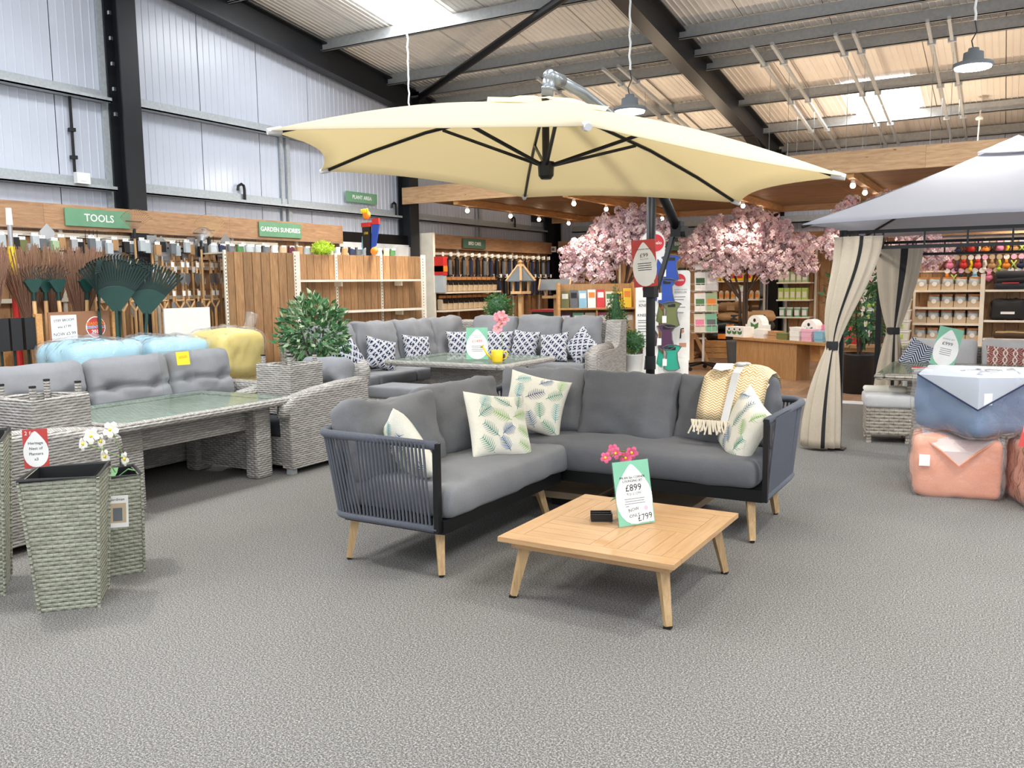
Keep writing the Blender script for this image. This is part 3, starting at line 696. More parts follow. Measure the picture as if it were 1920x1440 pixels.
part(th, MB().prism([(-1.66,5.60,1.012),(-1.55,5.60,1.014),(-1.53,5.52,.99),(-1.60,5.49,.976),(-1.66,5.52,.985)],(0,0,.003)), 'card_tag','white_card')
part(th, MB().ball((-1.50,5.60,1.015),.022,8,5,(1.8,1,.6)).ball((-1.47,5.61,1.018),.02,8,5,(1.8,.8,.5)),'ribbon_bow','beam_white',None,True)
# ================================================================== coffee table
ct = empty('coffee_table',(-1.666,4.02,0),R(-1),'low square pale wood coffee table with splayed legs in front of the sofa','table')
W2, D2, ZT = .455, .49, .32
def cbx(x0,y0,x1,y1,mat,nm='top_board'): return MB().box(x0+.0011,y0+.0011,ZT-.024,x1-.0011,y1-.0011,ZT).build(nm,mat,ct)
B_ = .095
cbx(-W2,-D2,W2,-D2+B_,'pale_wood_x'); cbx(-W2,D2-B_,W2,D2,'pale_wood_x'); cbx(-W2,-D2+B_,-W2+B_,D2-B_,'pale_wood_y'); cbx(W2-B_,-D2+B_,W2,D2-B_,'pale_wood_y')
ix, iy = W2-B_, D2-B_
for qx in (0,1):
    for qy in (0,1):
        x0, x1 = (-ix,0) if qx == 0 else (0,ix); y0, y1 = (-iy,0) if qy == 0 else (0,iy)
        for k_ in range(5):
            if (qx+qy)%2: cbx(x0+(x1-x0)*k_/5,y0,x0+(x1-x0)*(k_+1)/5,y1,'pale_wood_y','top_slat')
            else: cbx(x0,y0+(y1-y0)*k_/5,x1,y0+(y1-y0)*(k_+1)/5,'pale_wood_x','top_slat')
for sx in (-1,1):
    MB().box(sx*.40-.011,-.43,ZT-.064,sx*.40+.011,.43,ZT-.025).build('apron','pale_wood_y',ct)
    MB().box(-.389,sx*.42-.011,ZT-.064,.389,sx*.42+.011,ZT-.025).build('apron','pale_wood_x',ct)
    for sy in (-1,1):
        l_ = leg(MB(),(sx*.355,sy*.375,ZT-.03),(sx*.405,sy*.425,.01),.05,.03).build('leg','leg_wood',ct); MB().box(sx*.405-.017,sy*.425-.017,0,sx*.405+.017,sy*.425+.017,.01).build('foot_pad','black_plastic',l_)
# price sign on the coffee table
sg = empty('price_sign',(-1.60,4.05,ZT),0,'mint and white price card reading £899 on the coffee table','price sign')
ps = Vector((.57,.82,0)); nn = Vector((.82,-.57,.0))
M = frame((-.02,.0,.165), (nn.x,nn.y,.22)); cd = price_card(sg, M, .215,.325,'mint',[('MILAN 5pc CORNER',.052,.24,'ink'),('LOUNGING SET',.052,.185,'ink'),('£899',.15,.075,'ink'),('Rrp £1299',.062,-.015,'ink_grey')])
fine_print(cd,.14,-.03,4,.012)
nc = put(MB().box(-.07,-.048,0,.07,.048,.0012).mesh('note_card','white_card'),'note_card',cd,M=T(.032,-.107,.001))
for tx, sz, x, y, mt in (('NOW',.024,-.045,.022,'ink'),('ONLY',.024,-.042,-.008,'ink'),('£799',.045,.018,-.022,'ink')): text(tx,sz,mt,nc,T(x,y,.0014)@Rz(.12),ext=.0003)
MB().lathe([(.012,.0012),(.012,.0022)],10,(.03,.024,0)).build('stamp','pink_pale',nc)
MB().box(-.112,-.165,-.006,.112,.165,-.0035).build('back_sheet','acrylic',cd); MB().bar((-.05,.03,.004),(-.10,.065,.004),.22,.004,up=(0,0,1)).build('holder_foot','acrylic',sg)
# black desk tidy
o = empty('desk_tidy',(-1.80,4.05,ZT),R(28),'small black acrylic divider tray beside the price card','tray')
MB().box(-.055,-.04,0,.055,.04,.006).build('base','black_plastic',o)
for y_ in (-.04,-.002,.036): MB().box(-.055,y_-.002,.006,.055,y_+.004,.04).build('divider','black_plastic',o)
MB().box(.051,-.04,.006,.055,.04,.04).build('end_wall','black_plastic',o)
# orchid
def flower(mb, c, n, r, seed=0, petals=5):
    n = Vector(n).normalized(); M = frame(c, n, (.1,.2,1)); b = len(mb.v); rr = random.Random(seed)
    for i in range(petals):
        a = 2*math.pi*i/petals+rr.uniform(-.1,.1); ca, sa = math.cos(a), math.sin(a)
        mb.add([(0,0,0),(r*.72*math.cos(a-.6),r*.72*math.sin(a-.6),r*.2),(r*math.cos(a-.22),r*math.sin(a-.22),r*.1),(r*math.cos(a+.22),r*math.sin(a+.22),r*.1),(r*.72*math.cos(a+.6),r*.72*math.sin(a+.6),r*.2)],[(0,1,2,3,4)])
    mb.xf(M,b); return mb
def orchid(loc, lab, petal_mat, pts, potmat, h, seed, pot=True, scale=1.0, pr=.05):
    o = empty('potted_orchid',loc,0,lab,'plant'); r = random.Random(seed)
    if pot:
        MB().lathe([(.025,0),(.034,.005),(.042,.07),(.038,.072),(.034,.06)],14).build('pot',potmat,o,True)
    for i in range(4):
        a = i*1.6+seed; l_ = .12*scale
        pts_ = [(0,0,.06),(l_*.5*math.cos(a),l_*.5*math.sin(a),.11),(l_*math.cos(a),l_*math.sin(a),.085)]
        mb = MB()
        w_ = .018*scale
        q = [Vector(p) for p in pts_]; sd = Vector((-math.sin(a),math.cos(a),0))
        mb.add([q[0]-sd*w_*.4,q[0]+sd*w_*.4,q[1]+sd*w_,q[1]-sd*w_,q[2]+sd*w_*.1,q[2]-sd*w_*.1,q[1]+Vector((0,0,-.008))],[(0,1,2,3),(3,2,4,5),(6,3,5),(6,4,2)])
        mb.build('leaf','leaf_mid',o)
    top = Vector(pts[-1]); MB().tube([(0,0,.05),(0.01,0,h*.5)]+[Vector(pts[0])]+[Vector(p) for p in pts[1:]],.0035,5).build('stem','stem',o)
    for i, p in enumerate(pts):
        f_ = flower(MB(), p, (r.uniform(-.2,.6),-1,.2+r.uniform(-.2,.2)), pr*r.uniform(.85,1.1), i+seed); fo = f_.build('bloom',petal_mat,o); MB().ball(Vector(p)+Vector((0,-.008,0)),.008,6,4).build('lip','yellow',fo)
    return o
orchid((-1.72,4.22,ZT),'small pink orchid behind the price card on the coffee table','orchid_pink',[(-.02,.02,.30),(-.07,.0,.325),(-.12,-.02,.30),(-.10,.03,.335),(.01,.03,.33)],'brown_dark',.3,1,True,1,.036)
# ================================================================== cantilever parasol
UC = Vector((-2.416,4.6375,0)); UR, UPH, UTX, UTY, UZ, UAP = 1.6655, 4.2486, -.0744, -.033, 2.199, 2.60
pr_ = empty('cantilever_parasol',(-2.33,6.15,0),0,'large cream hexagonal cantilever parasol over the rope sofa','parasol')
def cor(k): a = UPH-k*math.pi/3; dx, dy = UR*math.cos(a), UR*math.sin(a); return Vector((UC.x+dx,UC.y+dy,UZ+UTX*dx+UTY*dy))
AP = Vector((UC.x,UC.y,UAP))
def cloth_pt(k, s, t_):
    a, b = cor(k), cor(k+1); e = a.lerp(b,t_); mid = Vector((UC.x,UC.y,0)); w_ = 4*t_*(1-t_)
    p = AP.lerp(e, s); p = Vector((AP.x,AP.y,p.z)) + (Vector((p.x,p.y,0))-Vector((AP.x,AP.y,0)))*(1-.085*w_*s*s)
    p.z += .035*w_*s*s*0 + .055*math.sin(math.pi*s)*(1-.35*w_) + .02*w_*s*s
    return p
for k in range(6):
    mb = MB(); NS, NTT = 10, 12
    for lay in (0,1):
        b = len(mb.v)
        for i in range(NS+1):
            for j in range(NTT+1): mb.v.append(tuple(cloth_pt(k,i/NS,j/NTT)+Vector((0,0,.004*lay))))
    W_ = NTT+1; O = (NS+1)*W_
    for i in range(NS):
        for j in range(NTT):
            q = (i*W_+j,(i+1)*W_+j,(i+1)*W_+j+1,i*W_+j+1)
            mb.f.append(tuple(O+x for x in q[::-1])); mb.m.append(0)
            mb.f.append(q); mb.m.append(0)
    for j in range(NTT): q = NS*W_+j; mb.f.append((q,O+q,O+q+1,q+1)); mb.m.append(0)
    part(pr_, mb, 'canopy_panel','parasol_cloth',None,True)
HUB = Vector((UC.x,UC.y,2.235))
mb = MB()
for k in range(6):                                              # vent flaps
    for i in range(6):
        for (s0,s1) in ((0.02,.14),(.14,.24)):
            q = [cloth_pt(k,s0,i/6),cloth_pt(k,s1,i/6),cloth_pt(k,s1,(i+1)/6),cloth_pt(k,s0,(i+1)/6)]
            lift = lambda p,s_,t_: p+Vector((0,0,.03+.015*math.sin(t_*math.pi*2+k)*(s_>.2)))
            mb.add([lift(q[0],s0,i/6),lift(q[1],s1,i/6),lift(q[2],s1,(i+1)/6),lift(q[3],s0,(i+1)/6)],[(0,3,2,1)])
part(pr_, mb, 'vent_cap','parasol_cloth',None,True)
for k in range(6):
    pts = [cloth_pt(k,s_,0)-Vector((0,0,.014)) for s_ in (.03,.25,.5,.75,.985)]
    rb_ = part(pr_, MB().tube(pts,.011,6), 'rib','steel_black')
    part(pr_, MB().tube([HUB, cloth_pt(k,.42,0)-Vector((0,0,.03))],.011,6),'strut','steel_black',rb_)
    part(pr_, MB().cyl(cor(k)+(AP-cor(k)).normalized()*.07-Vector((0,0,.006)), cor(k)-Vector((0,0,.004)),.022,.016,8),'tip_pocket','beam_white',rb_)
part(pr_, MB().cyl(HUB-Vector((0,0,.05)),HUB+Vector((0,0,.03)),.045,.05,12).cyl(HUB-Vector((0,0,.07)),HUB-Vector((0,0,.05)),.03,.045,12),'hub','steel_black')
part(pr_, MB().cyl(HUB,AP+Vector((0,0,.06)),.022,None,10),'centre_pole','steel_black')
ELB = AP+Vector((.03,0,.15))
part(pr_, MB().cyl(AP+Vector((.01,0,.04)),ELB,.036,None,12).cyl(AP+Vector((.02,0,.075)),AP+Vector((.022,0,.09)),.042,None,12).ball(ELB,.042,10,6).cyl(ELB,ELB+Vector((.01,.14,.0)),.037,None,12),'elbow_joint','grey_tube',None,True)
JT = Vector((-2.249,6.5,1.954))
arm = [ELB+Vector((.005,.08,0)),Vector((-2.37,5.05,2.73)),Vector((-2.355,5.45,2.66)),Vector((-2.335,5.8,2.53)),Vector((-2.31,6.12,2.34)),Vector((-2.28,6.35,2.13)),JT]
part(pr_, MB().tube(arm,.034,10),'arm','grey_tube',None,True)
part(pr_, MB().tube([Vector((-2.305,6.18,2.29)),Vector((-2.28,6.35,2.13)),JT],.037,10),'arm_sleeve','steel_black',None,True)
part(pr_, MB().cb(JT,(.08,.09,.12)).cyl(JT+Vector((.04,0,-.02)),JT+Vector((.075,0,-.02)),.045,None,12),'crank_box','black_plastic')
part(pr_, MB().bar(JT+Vector((-.03,-.02,-.03)),(-2.30,6.19,1.50),.03,.012).bar(JT+Vector((-.03,.02,-.03)),(-2.30,6.21,1.50),.03,.012),'stay_bar','steel_dark')
mast = part(pr_, MB().cyl((-2.33,6.15,.1),(-2.33,6.15,2.33),.034,None,14),'mast','steel_black',None,True)
part(pr_, MB().cyl((-2.33,6.15,.9),(-2.33,6.15,1.0),.04,None,14),'collar','steel_black',mast)
part(pr_, MB().cb((-2.33,6.15,1.5),(.085,.1,.12)),'bracket','black_plastic',mast)
part(pr_, MB().bar((-2.97,6.15,.03),(-1.69,6.15,.03),.06,.06).bar((-2.33,5.51,.03),(-2.33,6.79,.03),.06,.06).cyl((-2.33,6.15,.06),(-2.33,6.15,.14),.06,.05,12),'cross_base','steel_black')
part(pr_, MB().box(-1.98,5.30,.0,-1.50,5.36,.07),'base_rail','steel_black'); part(pr_, MB().box(-2.75,5.32,0,-2.30,5.38,.06),'base_rail','steel_black')
for sx in (-1,1):
    for sy in (-1,1):
        cx_, cy_ = -2.33+sx*.335, 6.12+sy*.345+(-.22 if sy < 0 else .1)
        p_ = cush(.58,.60,.05,r=.006,n=5,wr=.004,seed=sx+2*sy)
        partM(pr_, p_, 'paving_slab','stone',T(cx_,cy_,.087))
tg = empty('price_sign',(-2.345,6.10,1.69),0,'red and cream price card reading £99 hung on the parasol mast','price sign')
M = frame((-.005,-.03,0),(.25,-.95,0),(-.08,0,1)); cd = price_card(tg,M,.175,.345,'sign_red',[('CANTILEVER PARASOL',.032,.3,'ink'),('£99',.12,.17,'ink'),('Rrp £129',.045,.09,'ink_grey')])
fine_print(cd,.12,-.0,4,.016,'ink'); MB().box(.05,-.15,.0005,.06,-.11,.002).build('leaf_mark','white_card',cd)
# ================================================================== wicker furniture on the left
def rbx(x0,y0,z0,x1,y1,z1,r=.015):
    return cush(x1-x0,y1-y0,z1-z0,r=r,n=1,low=True).xf(T((x0+x1)/2,(y0+y1)/2,(z0+z1)/2))
def tuft(w, h):                          # two dimples joined by a crease, for the tufted back cushions
    def f(p):
        if p.z > 0:
            d = 0
            for cx_ in (-w*.27, w*.27): d += .05*math.exp(-(((p.x-cx_)/.07)**2+((p.y+h*.07)/.05)**2))
            d += .035*math.exp(-((p.y+h*.07+.012*math.sin(p.x*9))/.022)**2)
            for cx_ in (-w*.27, w*.27):
                for sg_ in (-1,1):
                    t_ = (p.x-cx_)*sg_*(1 if cx_ > 0 else -1)
                    if t_ > 0: d += .02*math.exp(-((p.y+h*.07-sg_*t_*.8)/.03)**2)*max(0,1-t_/.16)
            p = Vector((p.x,p.y,p.z-d))
        return p
    return f
ds = empty('wicker_sofa',(-6.65,4.85,0),0,'grey wicker three-seat sofa with tufted grey cushions behind the dining table','sofa')
part(ds, rbx(-7.05,3.55,.06,-6.15,6.25,.34), 'seat_base','wicker')
part(ds, rbx(-7.08,3.55,.30,-6.93,6.25,.86,.04), 'back_panel','wicker')
for y_ in (3.52,6.14): part(ds, rbx(-7.05,y_,.06,-6.1,y_+.14,.62,.05), 'armrest','wicker')
for y_ in (3.6,6.18):
    for x_ in (-6.2,-7.0): part(ds, MB().box(x_-.03,y_-.03,0,x_+.03,y_+.03,.07), 'foot','galvanised')
for i, (a, b) in enumerate(((3.70,4.53),(4.54,5.36),(5.37,6.10))):
    partM(ds, cush(b-a-.01,.50,.19,r=.08,crown=.04,n=16,wr=.006,seed=20+i,hook=tuft(b-a,.5)), 'back_cushion','cushion_grey', frame((-6.80,(a+b)/2,.71),(.96,0,.22)), None, True)
    partM(ds, cush(.72,b-a-.01,.12,r=.05,crown=.015,n=6,wr=.004,seed=30+i), 'seat_cushion','cushion_grey', T(-6.50,(a+b)/2,.40), None, True)
# glass-topped wicker table
dt = empty('wicker_dining_table',(-5.65,4.42,0),0,'long grey wicker dining table with glass top and panel legs','table')
def rim(root, x0,y0,x1,y1,z0,z1,w,mat):
    part(root, rbx(x0,y0,z0,x0+w,y1,z1,.03),'top_edge',mat); part(root, rbx(x1-w,y0,z0,x1,y1,z1,.03),'top_edge',mat)
    part(root, rbx(x0+w,y0,z0,x1-w,y0+w,z1,.03),'top_edge',mat); part(root, rbx(x0+w,y1-w,z0,x1-w,y1,z1,.03),'top_edge',mat)
rim(dt,-6.2,3.6,-5.1,5.25,.585,.652,.11,'wicker')
part(dt, MB().box(-6.1,3.7,.60,-5.2,5.15,.625),'top_weave','wicker')
part(dt, MB().prism([(-6.17,3.70,.653),(-6.10,3.63,.653),(-5.2,3.63,.653),(-5.13,3.70,.653),(-5.13,5.15,.653),(-5.2,5.22,.653),(-6.1,5.22,.653),(-6.17,5.15,.653)],(0,0,.006)),'glass_top','table_glass')
for y0 in (3.72,4.93):
    part(dt, rbx(-5.36,y0,0,-5.22,y0+.17,.60,.02),'leg_post','wicker'); part(dt, rbx(-6.08,y0,0,-5.94,y0+.17,.60,.02),'leg_post','wicker')
    part(dt, MB().box(-5.94,y0+.05,.06,-5.36,y0+.12,.60),'leg_panel','wicker')
part(dt, MB().box(-5.38,3.89,.40,-5.34,4.93,.59),'apron','wicker')
def wicker_chair(loc, rot, lab, dark):
    """faces local +y, seat centre at origin"""
    o = empty('wicker_armchair',loc,rot,lab,'chair')
    def arm(x0):
        pts = [(x0,-.52,.05),(x0,.50,.05),(x0,.52,.52),(x0,.49,.57),(x0,.42,.60),(x0,.2,.635),(x0,-.1,.66),(x0,-.35,.67),(x0,-.48,.68)]
        return MB().prism(pts[::-1],(.12,0,0))
    for x0 in (-.37,.25):
        arm(x0).build('arm_panel','wicker',o)
        MB().tube([(x0+.06,.52,.48),(x0+.06,.515,.56),(x0+.06,.43,.605),(x0+.06,.2,.64),(x0+.06,-.1,.665),(x0+.06,-.5,.68)],.062,8).build('arm_roll','wicker',o,True)
    rbx(-.25,-.45,.06,.25,.47,.30,.01).build('seat_base','wicker',o)
    rbx(-.30,-.56,.05,.30,-.42,.84,.05).build('back_panel','wicker',o)
    for s_ in (-1,1): MB().tube([(s_*.30,-.50,.66),(s_*.31,-.51,.78),(s_*.27,-.51,.85)],.06,8).build('back_roll','wicker',o,True)
    cush(.49,.86,.13,r=.05,crown=.02,n=6,wr=.004,seed=3).xf(T(0,.05,.37)).build('seat_cushion',dark,o,True)
    put(cush(.56,.46,.19,r=.08,crown=.05,n=14,wr=.008,seed=9,hook=tuft(.5,.46)).mesh('back_cushion','cushion_grey',True),'back_cushion',o,M=frame((0,-.33,.68),(0,.95,.25)))
    for x_ in (-.31,.31):
        for y_ in (-.48,.46): MB().box(x_-.03,y_-.03,0,x_+.03,y_+.03,.06).build('foot','galvanised',o)
    return o
wicker_chair((-5.44,5.68,0),math.pi,'grey wicker armchair at the right end of the dining table','cushion_dark')  # dark seat cloth on the right chair stands in for the shadow there
wicker_chair((-5.37,3.02,0),0,'grey wicker armchair at the left end of the dining table behind the planters','cushion_grey')
def upturned(loc, rot, lab):
    o = empty('upturned_stool',loc,rot,lab,'stool','upturned wicker stools'); a = .20
    for s_ in (-1,1):
        MB().box(min(s_*a,s_*(a-.03)),-a,.0,max(s_*a,s_*(a-.03)),a,.42).build('side_panel','wicker',o)
        MB().box(-a+.03,min(s_*a,s_*(a-.03)),.0,a-.03,max(s_*a,s_*(a-.03)),.42).build('side_panel','wicker',o)
        for t_ in (-1,1):
            l_ = MB().cyl((s_*(a-.045),t_*(a-.045),.2),(s_*(a-.045),t_*(a-.045),.50),.02,None,8).build('leg','wicker',o); MB().cyl((s_*(a-.045),t_*(a-.045),.50),(s_*(a-.045),t_*(a-.045),.512),.021,None,8).build('cap','black_plastic',l_)
    MB().tube([(-a+.015,-a+.015,.42),(a-.015,-a+.015,.42),(a-.015,a-.015,.42),(-a+.015,a-.015,.42)],.022,6,closed=True).build('rim_roll','wicker',o)
    MB().box(-a+.03,-a+.03,0,a-.03,a-.03,.02).build('seat_board','wicker',o)
    return o
upturned((-5.48,5.60,.455),0,'upturned wicker stool on the seat of the right armchair'); upturned((-5.33,3.24,.455),R(3),'upturned wicker stool on the seat of the left armchair')
# clear menu holder with yellow note on the table
o = empty('menu_holder',(-5.98,4.82,.66),0,'clear acrylic sign holder with yellow sticker on the wicker dining table','sign holder')
M = frame((0,0,.19),(.9,-.25,.18)); b = put(MB().box(-.14,-.19,-.002,.14,.19,.002).mesh('acrylic_sheet','acrylic'),'acrylic_sheet',o,M=M)
MB().box(-.14,-.19,-.002,.14,-.186,.16).build('acrylic_foot','acrylic',b)
n_ = put(MB().box(-.055,-.055,0,.055,.055,.002).mesh('yellow_note','yellow'),'yellow_note',b,M=T(.06,.12,.003)); text('SOLD',.028,'orange',n_,T(0,.01,.003)@Rz(.1),ext=.0003)
# nest of planters
def planter(loc, rot, top, bot, h, lab, tg=None):
    o = empty('tall_planter',loc,rot,lab,'planter'); a, b = top/2, bot/2
    for i in range(4):
        A = Rz(i*math.pi/2)
        mb = MB(); n = 4; vs = []
        P0 = [(-b,-b,0),(b,-b,0),(a,-a,h),(-a,-a,h)]
        mb.add(P0+[(-b,-b+.012,0),(b,-b+.012,0),(a,-a+.012,h),(-a,-a+.012,h)],[(0,1,2,3),(7,6,5,4),(3,2,6,7),(1,0,4,5)])
        mb.mesh; me = mb.mesh('woven_side','wicker_green'); put(me,'woven_side',o,M=A)
        MB().cyl((-b-.002,-b-.002,0),(-a-.002,-a-.002,h),.008,None,6).xf(A).build('corner_braid','wicker_green',o)
    li = MB(); c_ = a-.02; d_ = b-.01; hb = h*.45
    li.add([(-c_,-c_,h+.006),(c_,-c_,h+.006),(c_,c_,h+.006),(-c_,c_,h+.006),(-d_,-d_,hb),(d_,-d_,hb),(d_,d_,hb),(-d_,d_,hb)],[(0,4,5,1),(1,5,6,2),(2,6,7,3),(3,7,4,0),(4,7,6,5)])
    li.build('liner','black_plastic',o)
    MB().tube([(-a,-a,h+.004),(a,-a,h+.004),(a,a,h+.004),(-a,a,h+.004)],.012,6,closed=True).build('liner_rim','black_plastic',o)
    MB().box(-b,-b,0,b,b,.012).build('base','black_plastic',o)
    return o
p1_ = planter((-4.0,2.53,0),R(46),.34,.26,.655,'middle-sized square wicker planter with black liner in the front of the nest')
p2_ = planter((-4.24,2.94,0),R(62),.27,.24,.545,'smallest wicker planter with a white picture tag on its side')
p3_ = planter((-4.62,2.36,0),R(55),.42,.33,.80,'tallest wicker planter cut off at the left edge of the photo')
tgo = empty('swing_tag',(-4.07,2.84,.43),0,'white picture tag hanging on the smallest planter','tag')
M = frame((.02,-.01,-.05),(.78,-.6,.02),(.06,0,1)); b = put(MB().box(-.055,-.085,0,.055,.085,.002).mesh('card','white_card'),'card',tgo,M=M)
MB().box(-.044,-.06,.002,.044,.045,.003).build('picture','beige_pack',b); MB().box(-.02,-.05,.003,.025,.02,.004).build('pictured_pot','slate',b); text('Gardman',.02,'ink',b,T(0,.065,.0025),ext=.0002)
tgo = empty('swing_tag',(-4.32,2.58,.74),0,'red and white tag naming the nest of planters','tag')
M = frame((.0,.0,0),(.75,-.6,.02),(.0,0,1)); b = price_card(tgo,M,.115,.20,'sign_red',[('Heritage',.1,.14,'ink'),('Nest of',.1,.0,'ink'),('Planters',.1,-.14,'ink'),('x3',.1,-.28,'ink')])
text('2 for',.028,'white_card',b,T(-.02,.08,.002),ext=.0002)
orchid((-4.24,2.96,.45),'white orchid rising from the smallest planter','orchid_white',[(-.02,-.03,.19),(-.06,-.02,.27),(-.10,-.05,.30),(-.13,-.08,.26),(.05,.04,.17),(-.03,.02,.33)],'black_plastic',.2,4,True,1.2,.045)
# ================================================================== bagged floor cushions behind the sofa
def bag(loc, size, mat, lab, seed, group=None, neck=None, rot=0, rr=.085, cw=.05, ww=.018):
    o = empty('bagged_pouffe',loc,rot,lab,'pouffe',group)
    cush(*size,r=rr,crown=cw,n=12,wr=ww,seed=seed,freq=4).xf(T(0,0,size[2]/2)).build('cover',mat,o,True)
    cr = lambda p: p+Vector((p.x/size[0],p.y/size[1],p.z/size[2]))*(.02+.05*abs(noise.noise(p*9+Vector((seed,0,0))))+.03*abs(noise.noise(p*21+Vector((0,seed,0)))))
    cush(*size,r=rr,crown=cw,n=18,wr=ww,seed=seed,freq=4,hook=cr).xf(T(0,0,size[2]/2+.004)).build('plastic_wrap','plastic_film',o,True)
    if neck:
        n_ = MB().tube([Vector(neck[0]),Vector(neck[0]).lerp(Vector(neck[1]),.5)+Vector((.02,0,.02)),Vector(neck[1])],.05,8,.075); n_.fn(lambda p: p+Vector((noise.noise(p*18),noise.noise(p*18+Vector((5,0,0))),noise.noise(p*18+Vector((9,0,0)))))*.02).build('gathered_end','plastic_film',o,True)
    return o
for y_, m_, l_ in ((5.12,'pouf_sky','lower bagged sky-blue pouffe behind the sofa, left of the two stacks'),(5.90,'pouf_sky','lower bagged sky-blue pouffe behind the sofa, right of the two stacks'),(6.66,'pouf_yellow','lower bagged yellow pouffe at the end of the sofa')):
    bag((-7.52,y_,0),(.60,.68,.54),m_,l_,int(y_*10))
bag((-7.52,5.08,.60),(.60,.72,.44),'pouf_sky','left of two bagged sky-blue pouffes lying on top behind the sofa',2); bag((-7.54,5.90,.60),(.60,.70,.42),'pouf_sky','right of two bagged sky-blue pouffes lying on top behind the sofa',3)
bag((-7.48,6.68,.60),(.60,.62,.46),'pouf_yellow','bagged yellow pouffe with gathered plastic neck beside the gondola planks',4,None,((.05,.25,.42),(.08,.33,.66)))
# ================================================================== navy-cushioned corner sofa set
cs = empty('wicker_corner_sofa',(-6.2,9.8,0),0,'large grey wicker corner sofa with navy patterned cushions in front of the shelving','sofa')
part(cs, rbx(-7.40,7.45,.06,-6.60,11.2,.33), 'seat_base','wicker'); part(cs, rbx(-6.60,10.42,.06,-4.85,11.2,.33), 'seat_base','wicker')
part(cs, rbx(-7.46,7.45,.3,-7.32,11.25,1.02,.04), 'back_panel','wicker'); part(cs, rbx(-7.32,11.12,.3,-4.62,11.26,1.02,.04), 'back_panel','wicker')
part(cs, rbx(-7.4,7.30,.05,-6.58,7.46,.66,.05),'armrest','wicker')
part(cs, MB().prism([(-4.84,10.36,.05),(-4.84,11.24,.05),(-4.84,11.26,1.04),(-4.84,11.08,1.04),(-4.84,11.0,.72),(-4.84,10.9,.665),(-4.84,10.36,.64)][::-1],(.22,0,0)),'armrest','wicker')
part(cs, MB().tube([(-4.73,10.38,.1),(-4.73,10.37,.6),(-4.73,10.42,.655),(-4.73,10.9,.67)],.08,8),'arm_roll','wicker',None,True)
for i,(a,b) in enumerate(((7.48,8.22),(8.23,8.98),(8.99,9.74),(9.75,10.42))): partM(cs, cush(.78,b-a-.006,.15,r=.035,crown=.012,n=4,wr=.003,seed=40+i),'seat_cushion','cushion_grey',T(-6.95,(a+b)/2,.405),None,True)
for i,(a,b) in enumerate(((-7.3,-6.6),(-6.59,-5.74),(-5.73,-4.87))): partM(cs, cush(b-a-.006,.76,.15,r=.035,crown=.012,n=4,wr=.003,seed=50+i),'seat_cushion','cushion_grey',T((a+b)/2,10.76,.405),None,True)
for i,(a,b) in enumerate(((7.62,8.46),(8.47,9.29),(9.30,10.13),(10.14,10.95))): partM(cs, cush(b-a-.008,.62,.17,r=.06,crown=.04,n=9,wr=.022,seed=60+i,freq=6),'back_cushion','cushion_grey',frame((-7.16,(a+b)/2,.785),(.95,0,.22)),None,True)
for i,(a,b) in enumerate(((-6.98,-6.22),(-6.21,-5.48),(-5.47,-4.88))): partM(cs, cush(b-a-.008,.62,.17,r=.06,crown=.04,n=9,wr=.022,seed=70+i,freq=6),'back_cushion','cushion_grey',frame(((a+b)/2,10.98,.785),(0,-.95,.22)),None,True)
npm = pillow(.43,.43,.16,12).mesh('navy_cushion','navy_print',True)
lb = ['navy patterned cushion nearest the armchair on the corner sofa','second navy patterned cushion from the left on the corner sofa','third navy patterned cushion from the left on the corner sofa','navy patterned cushion in the bend of the corner sofa','navy patterned cushion partly behind the £1499 card','navy patterned cushion right of the pink orchid on the corner sofa','navy patterned cushion second from the right arm of the corner sofa','navy patterned cushion standing on its corner by the right arm']
for (c_, n_, u_), l_ in zip((((-6.88,8.02,.68),(.88,-.2,.4),(0,-.35,1)),((-6.86,8.62,.69),(.86,-.3,.4),(.1,.25,1)),((-6.88,9.42,.68),(.9,-.3,.35),(0,.12,1)),((-6.80,10.38,.69),(.75,-.6,.3),(0,0,1)),((-6.35,10.68,.68),(.1,-.95,.3),(0,0,1)),((-5.92,10.68,.69),(0,-.95,.3),(.06,0,1)),((-5.42,10.60,.67),(.0,-.92,.35),(-.12,0,1)),((-5.02,10.62,.70),(-.25,-.9,.35),(.85,0,1))),lb):
    tag(put(npm,'navy_cushion',M=frame(c_,n_,u_)),l_,'cushion')
cb_ = empty('wicker_coffee_table',(-5.58,8.72,0),0,'wide wicker table with green-tinted glass top inside the corner sofa','table')
rim(cb_,-6.4,8.08,-4.75,9.36,.61,.675,.10,'wicker'); part(cb_, MB().box(-6.32,8.16,.62,-4.83,9.28,.645),'top_weave','wicker')
part(cb_, MB().prism([(-6.37,8.2,.676),(-6.27,8.11,.676),(-4.88,8.11,.676),(-4.78,8.2,.676),(-4.78,9.24,.676),(-4.88,9.33,.676),(-6.27,9.33,.676),(-6.37,9.24,.676)],(0,0,.006)),'glass_top','table_glass')
part(cb_, rbx(-6.0,8.45,0,-5.15,9.0,.60,.03),'pedestal','wicker')
bn = empty('wicker_bench',(-5.72,7.78,0),0,'low wicker bench with grey cushion in front of the corner table','bench')
part(bn, rbx(-6.22,7.55,.04,-5.22,8.0,.30,.02),'bench_base','wicker'); partM(bn, cush(1.02,.47,.13,r=.03,crown=.01,n=4,wr=.003,seed=5),'cushion','cushion_grey',T(-5.72,7.78,.367),None,True)
sg = empty('price_sign',(-5.33,8.47,.682),0,'mint price card reading £1499 in red on the corner table','price sign')
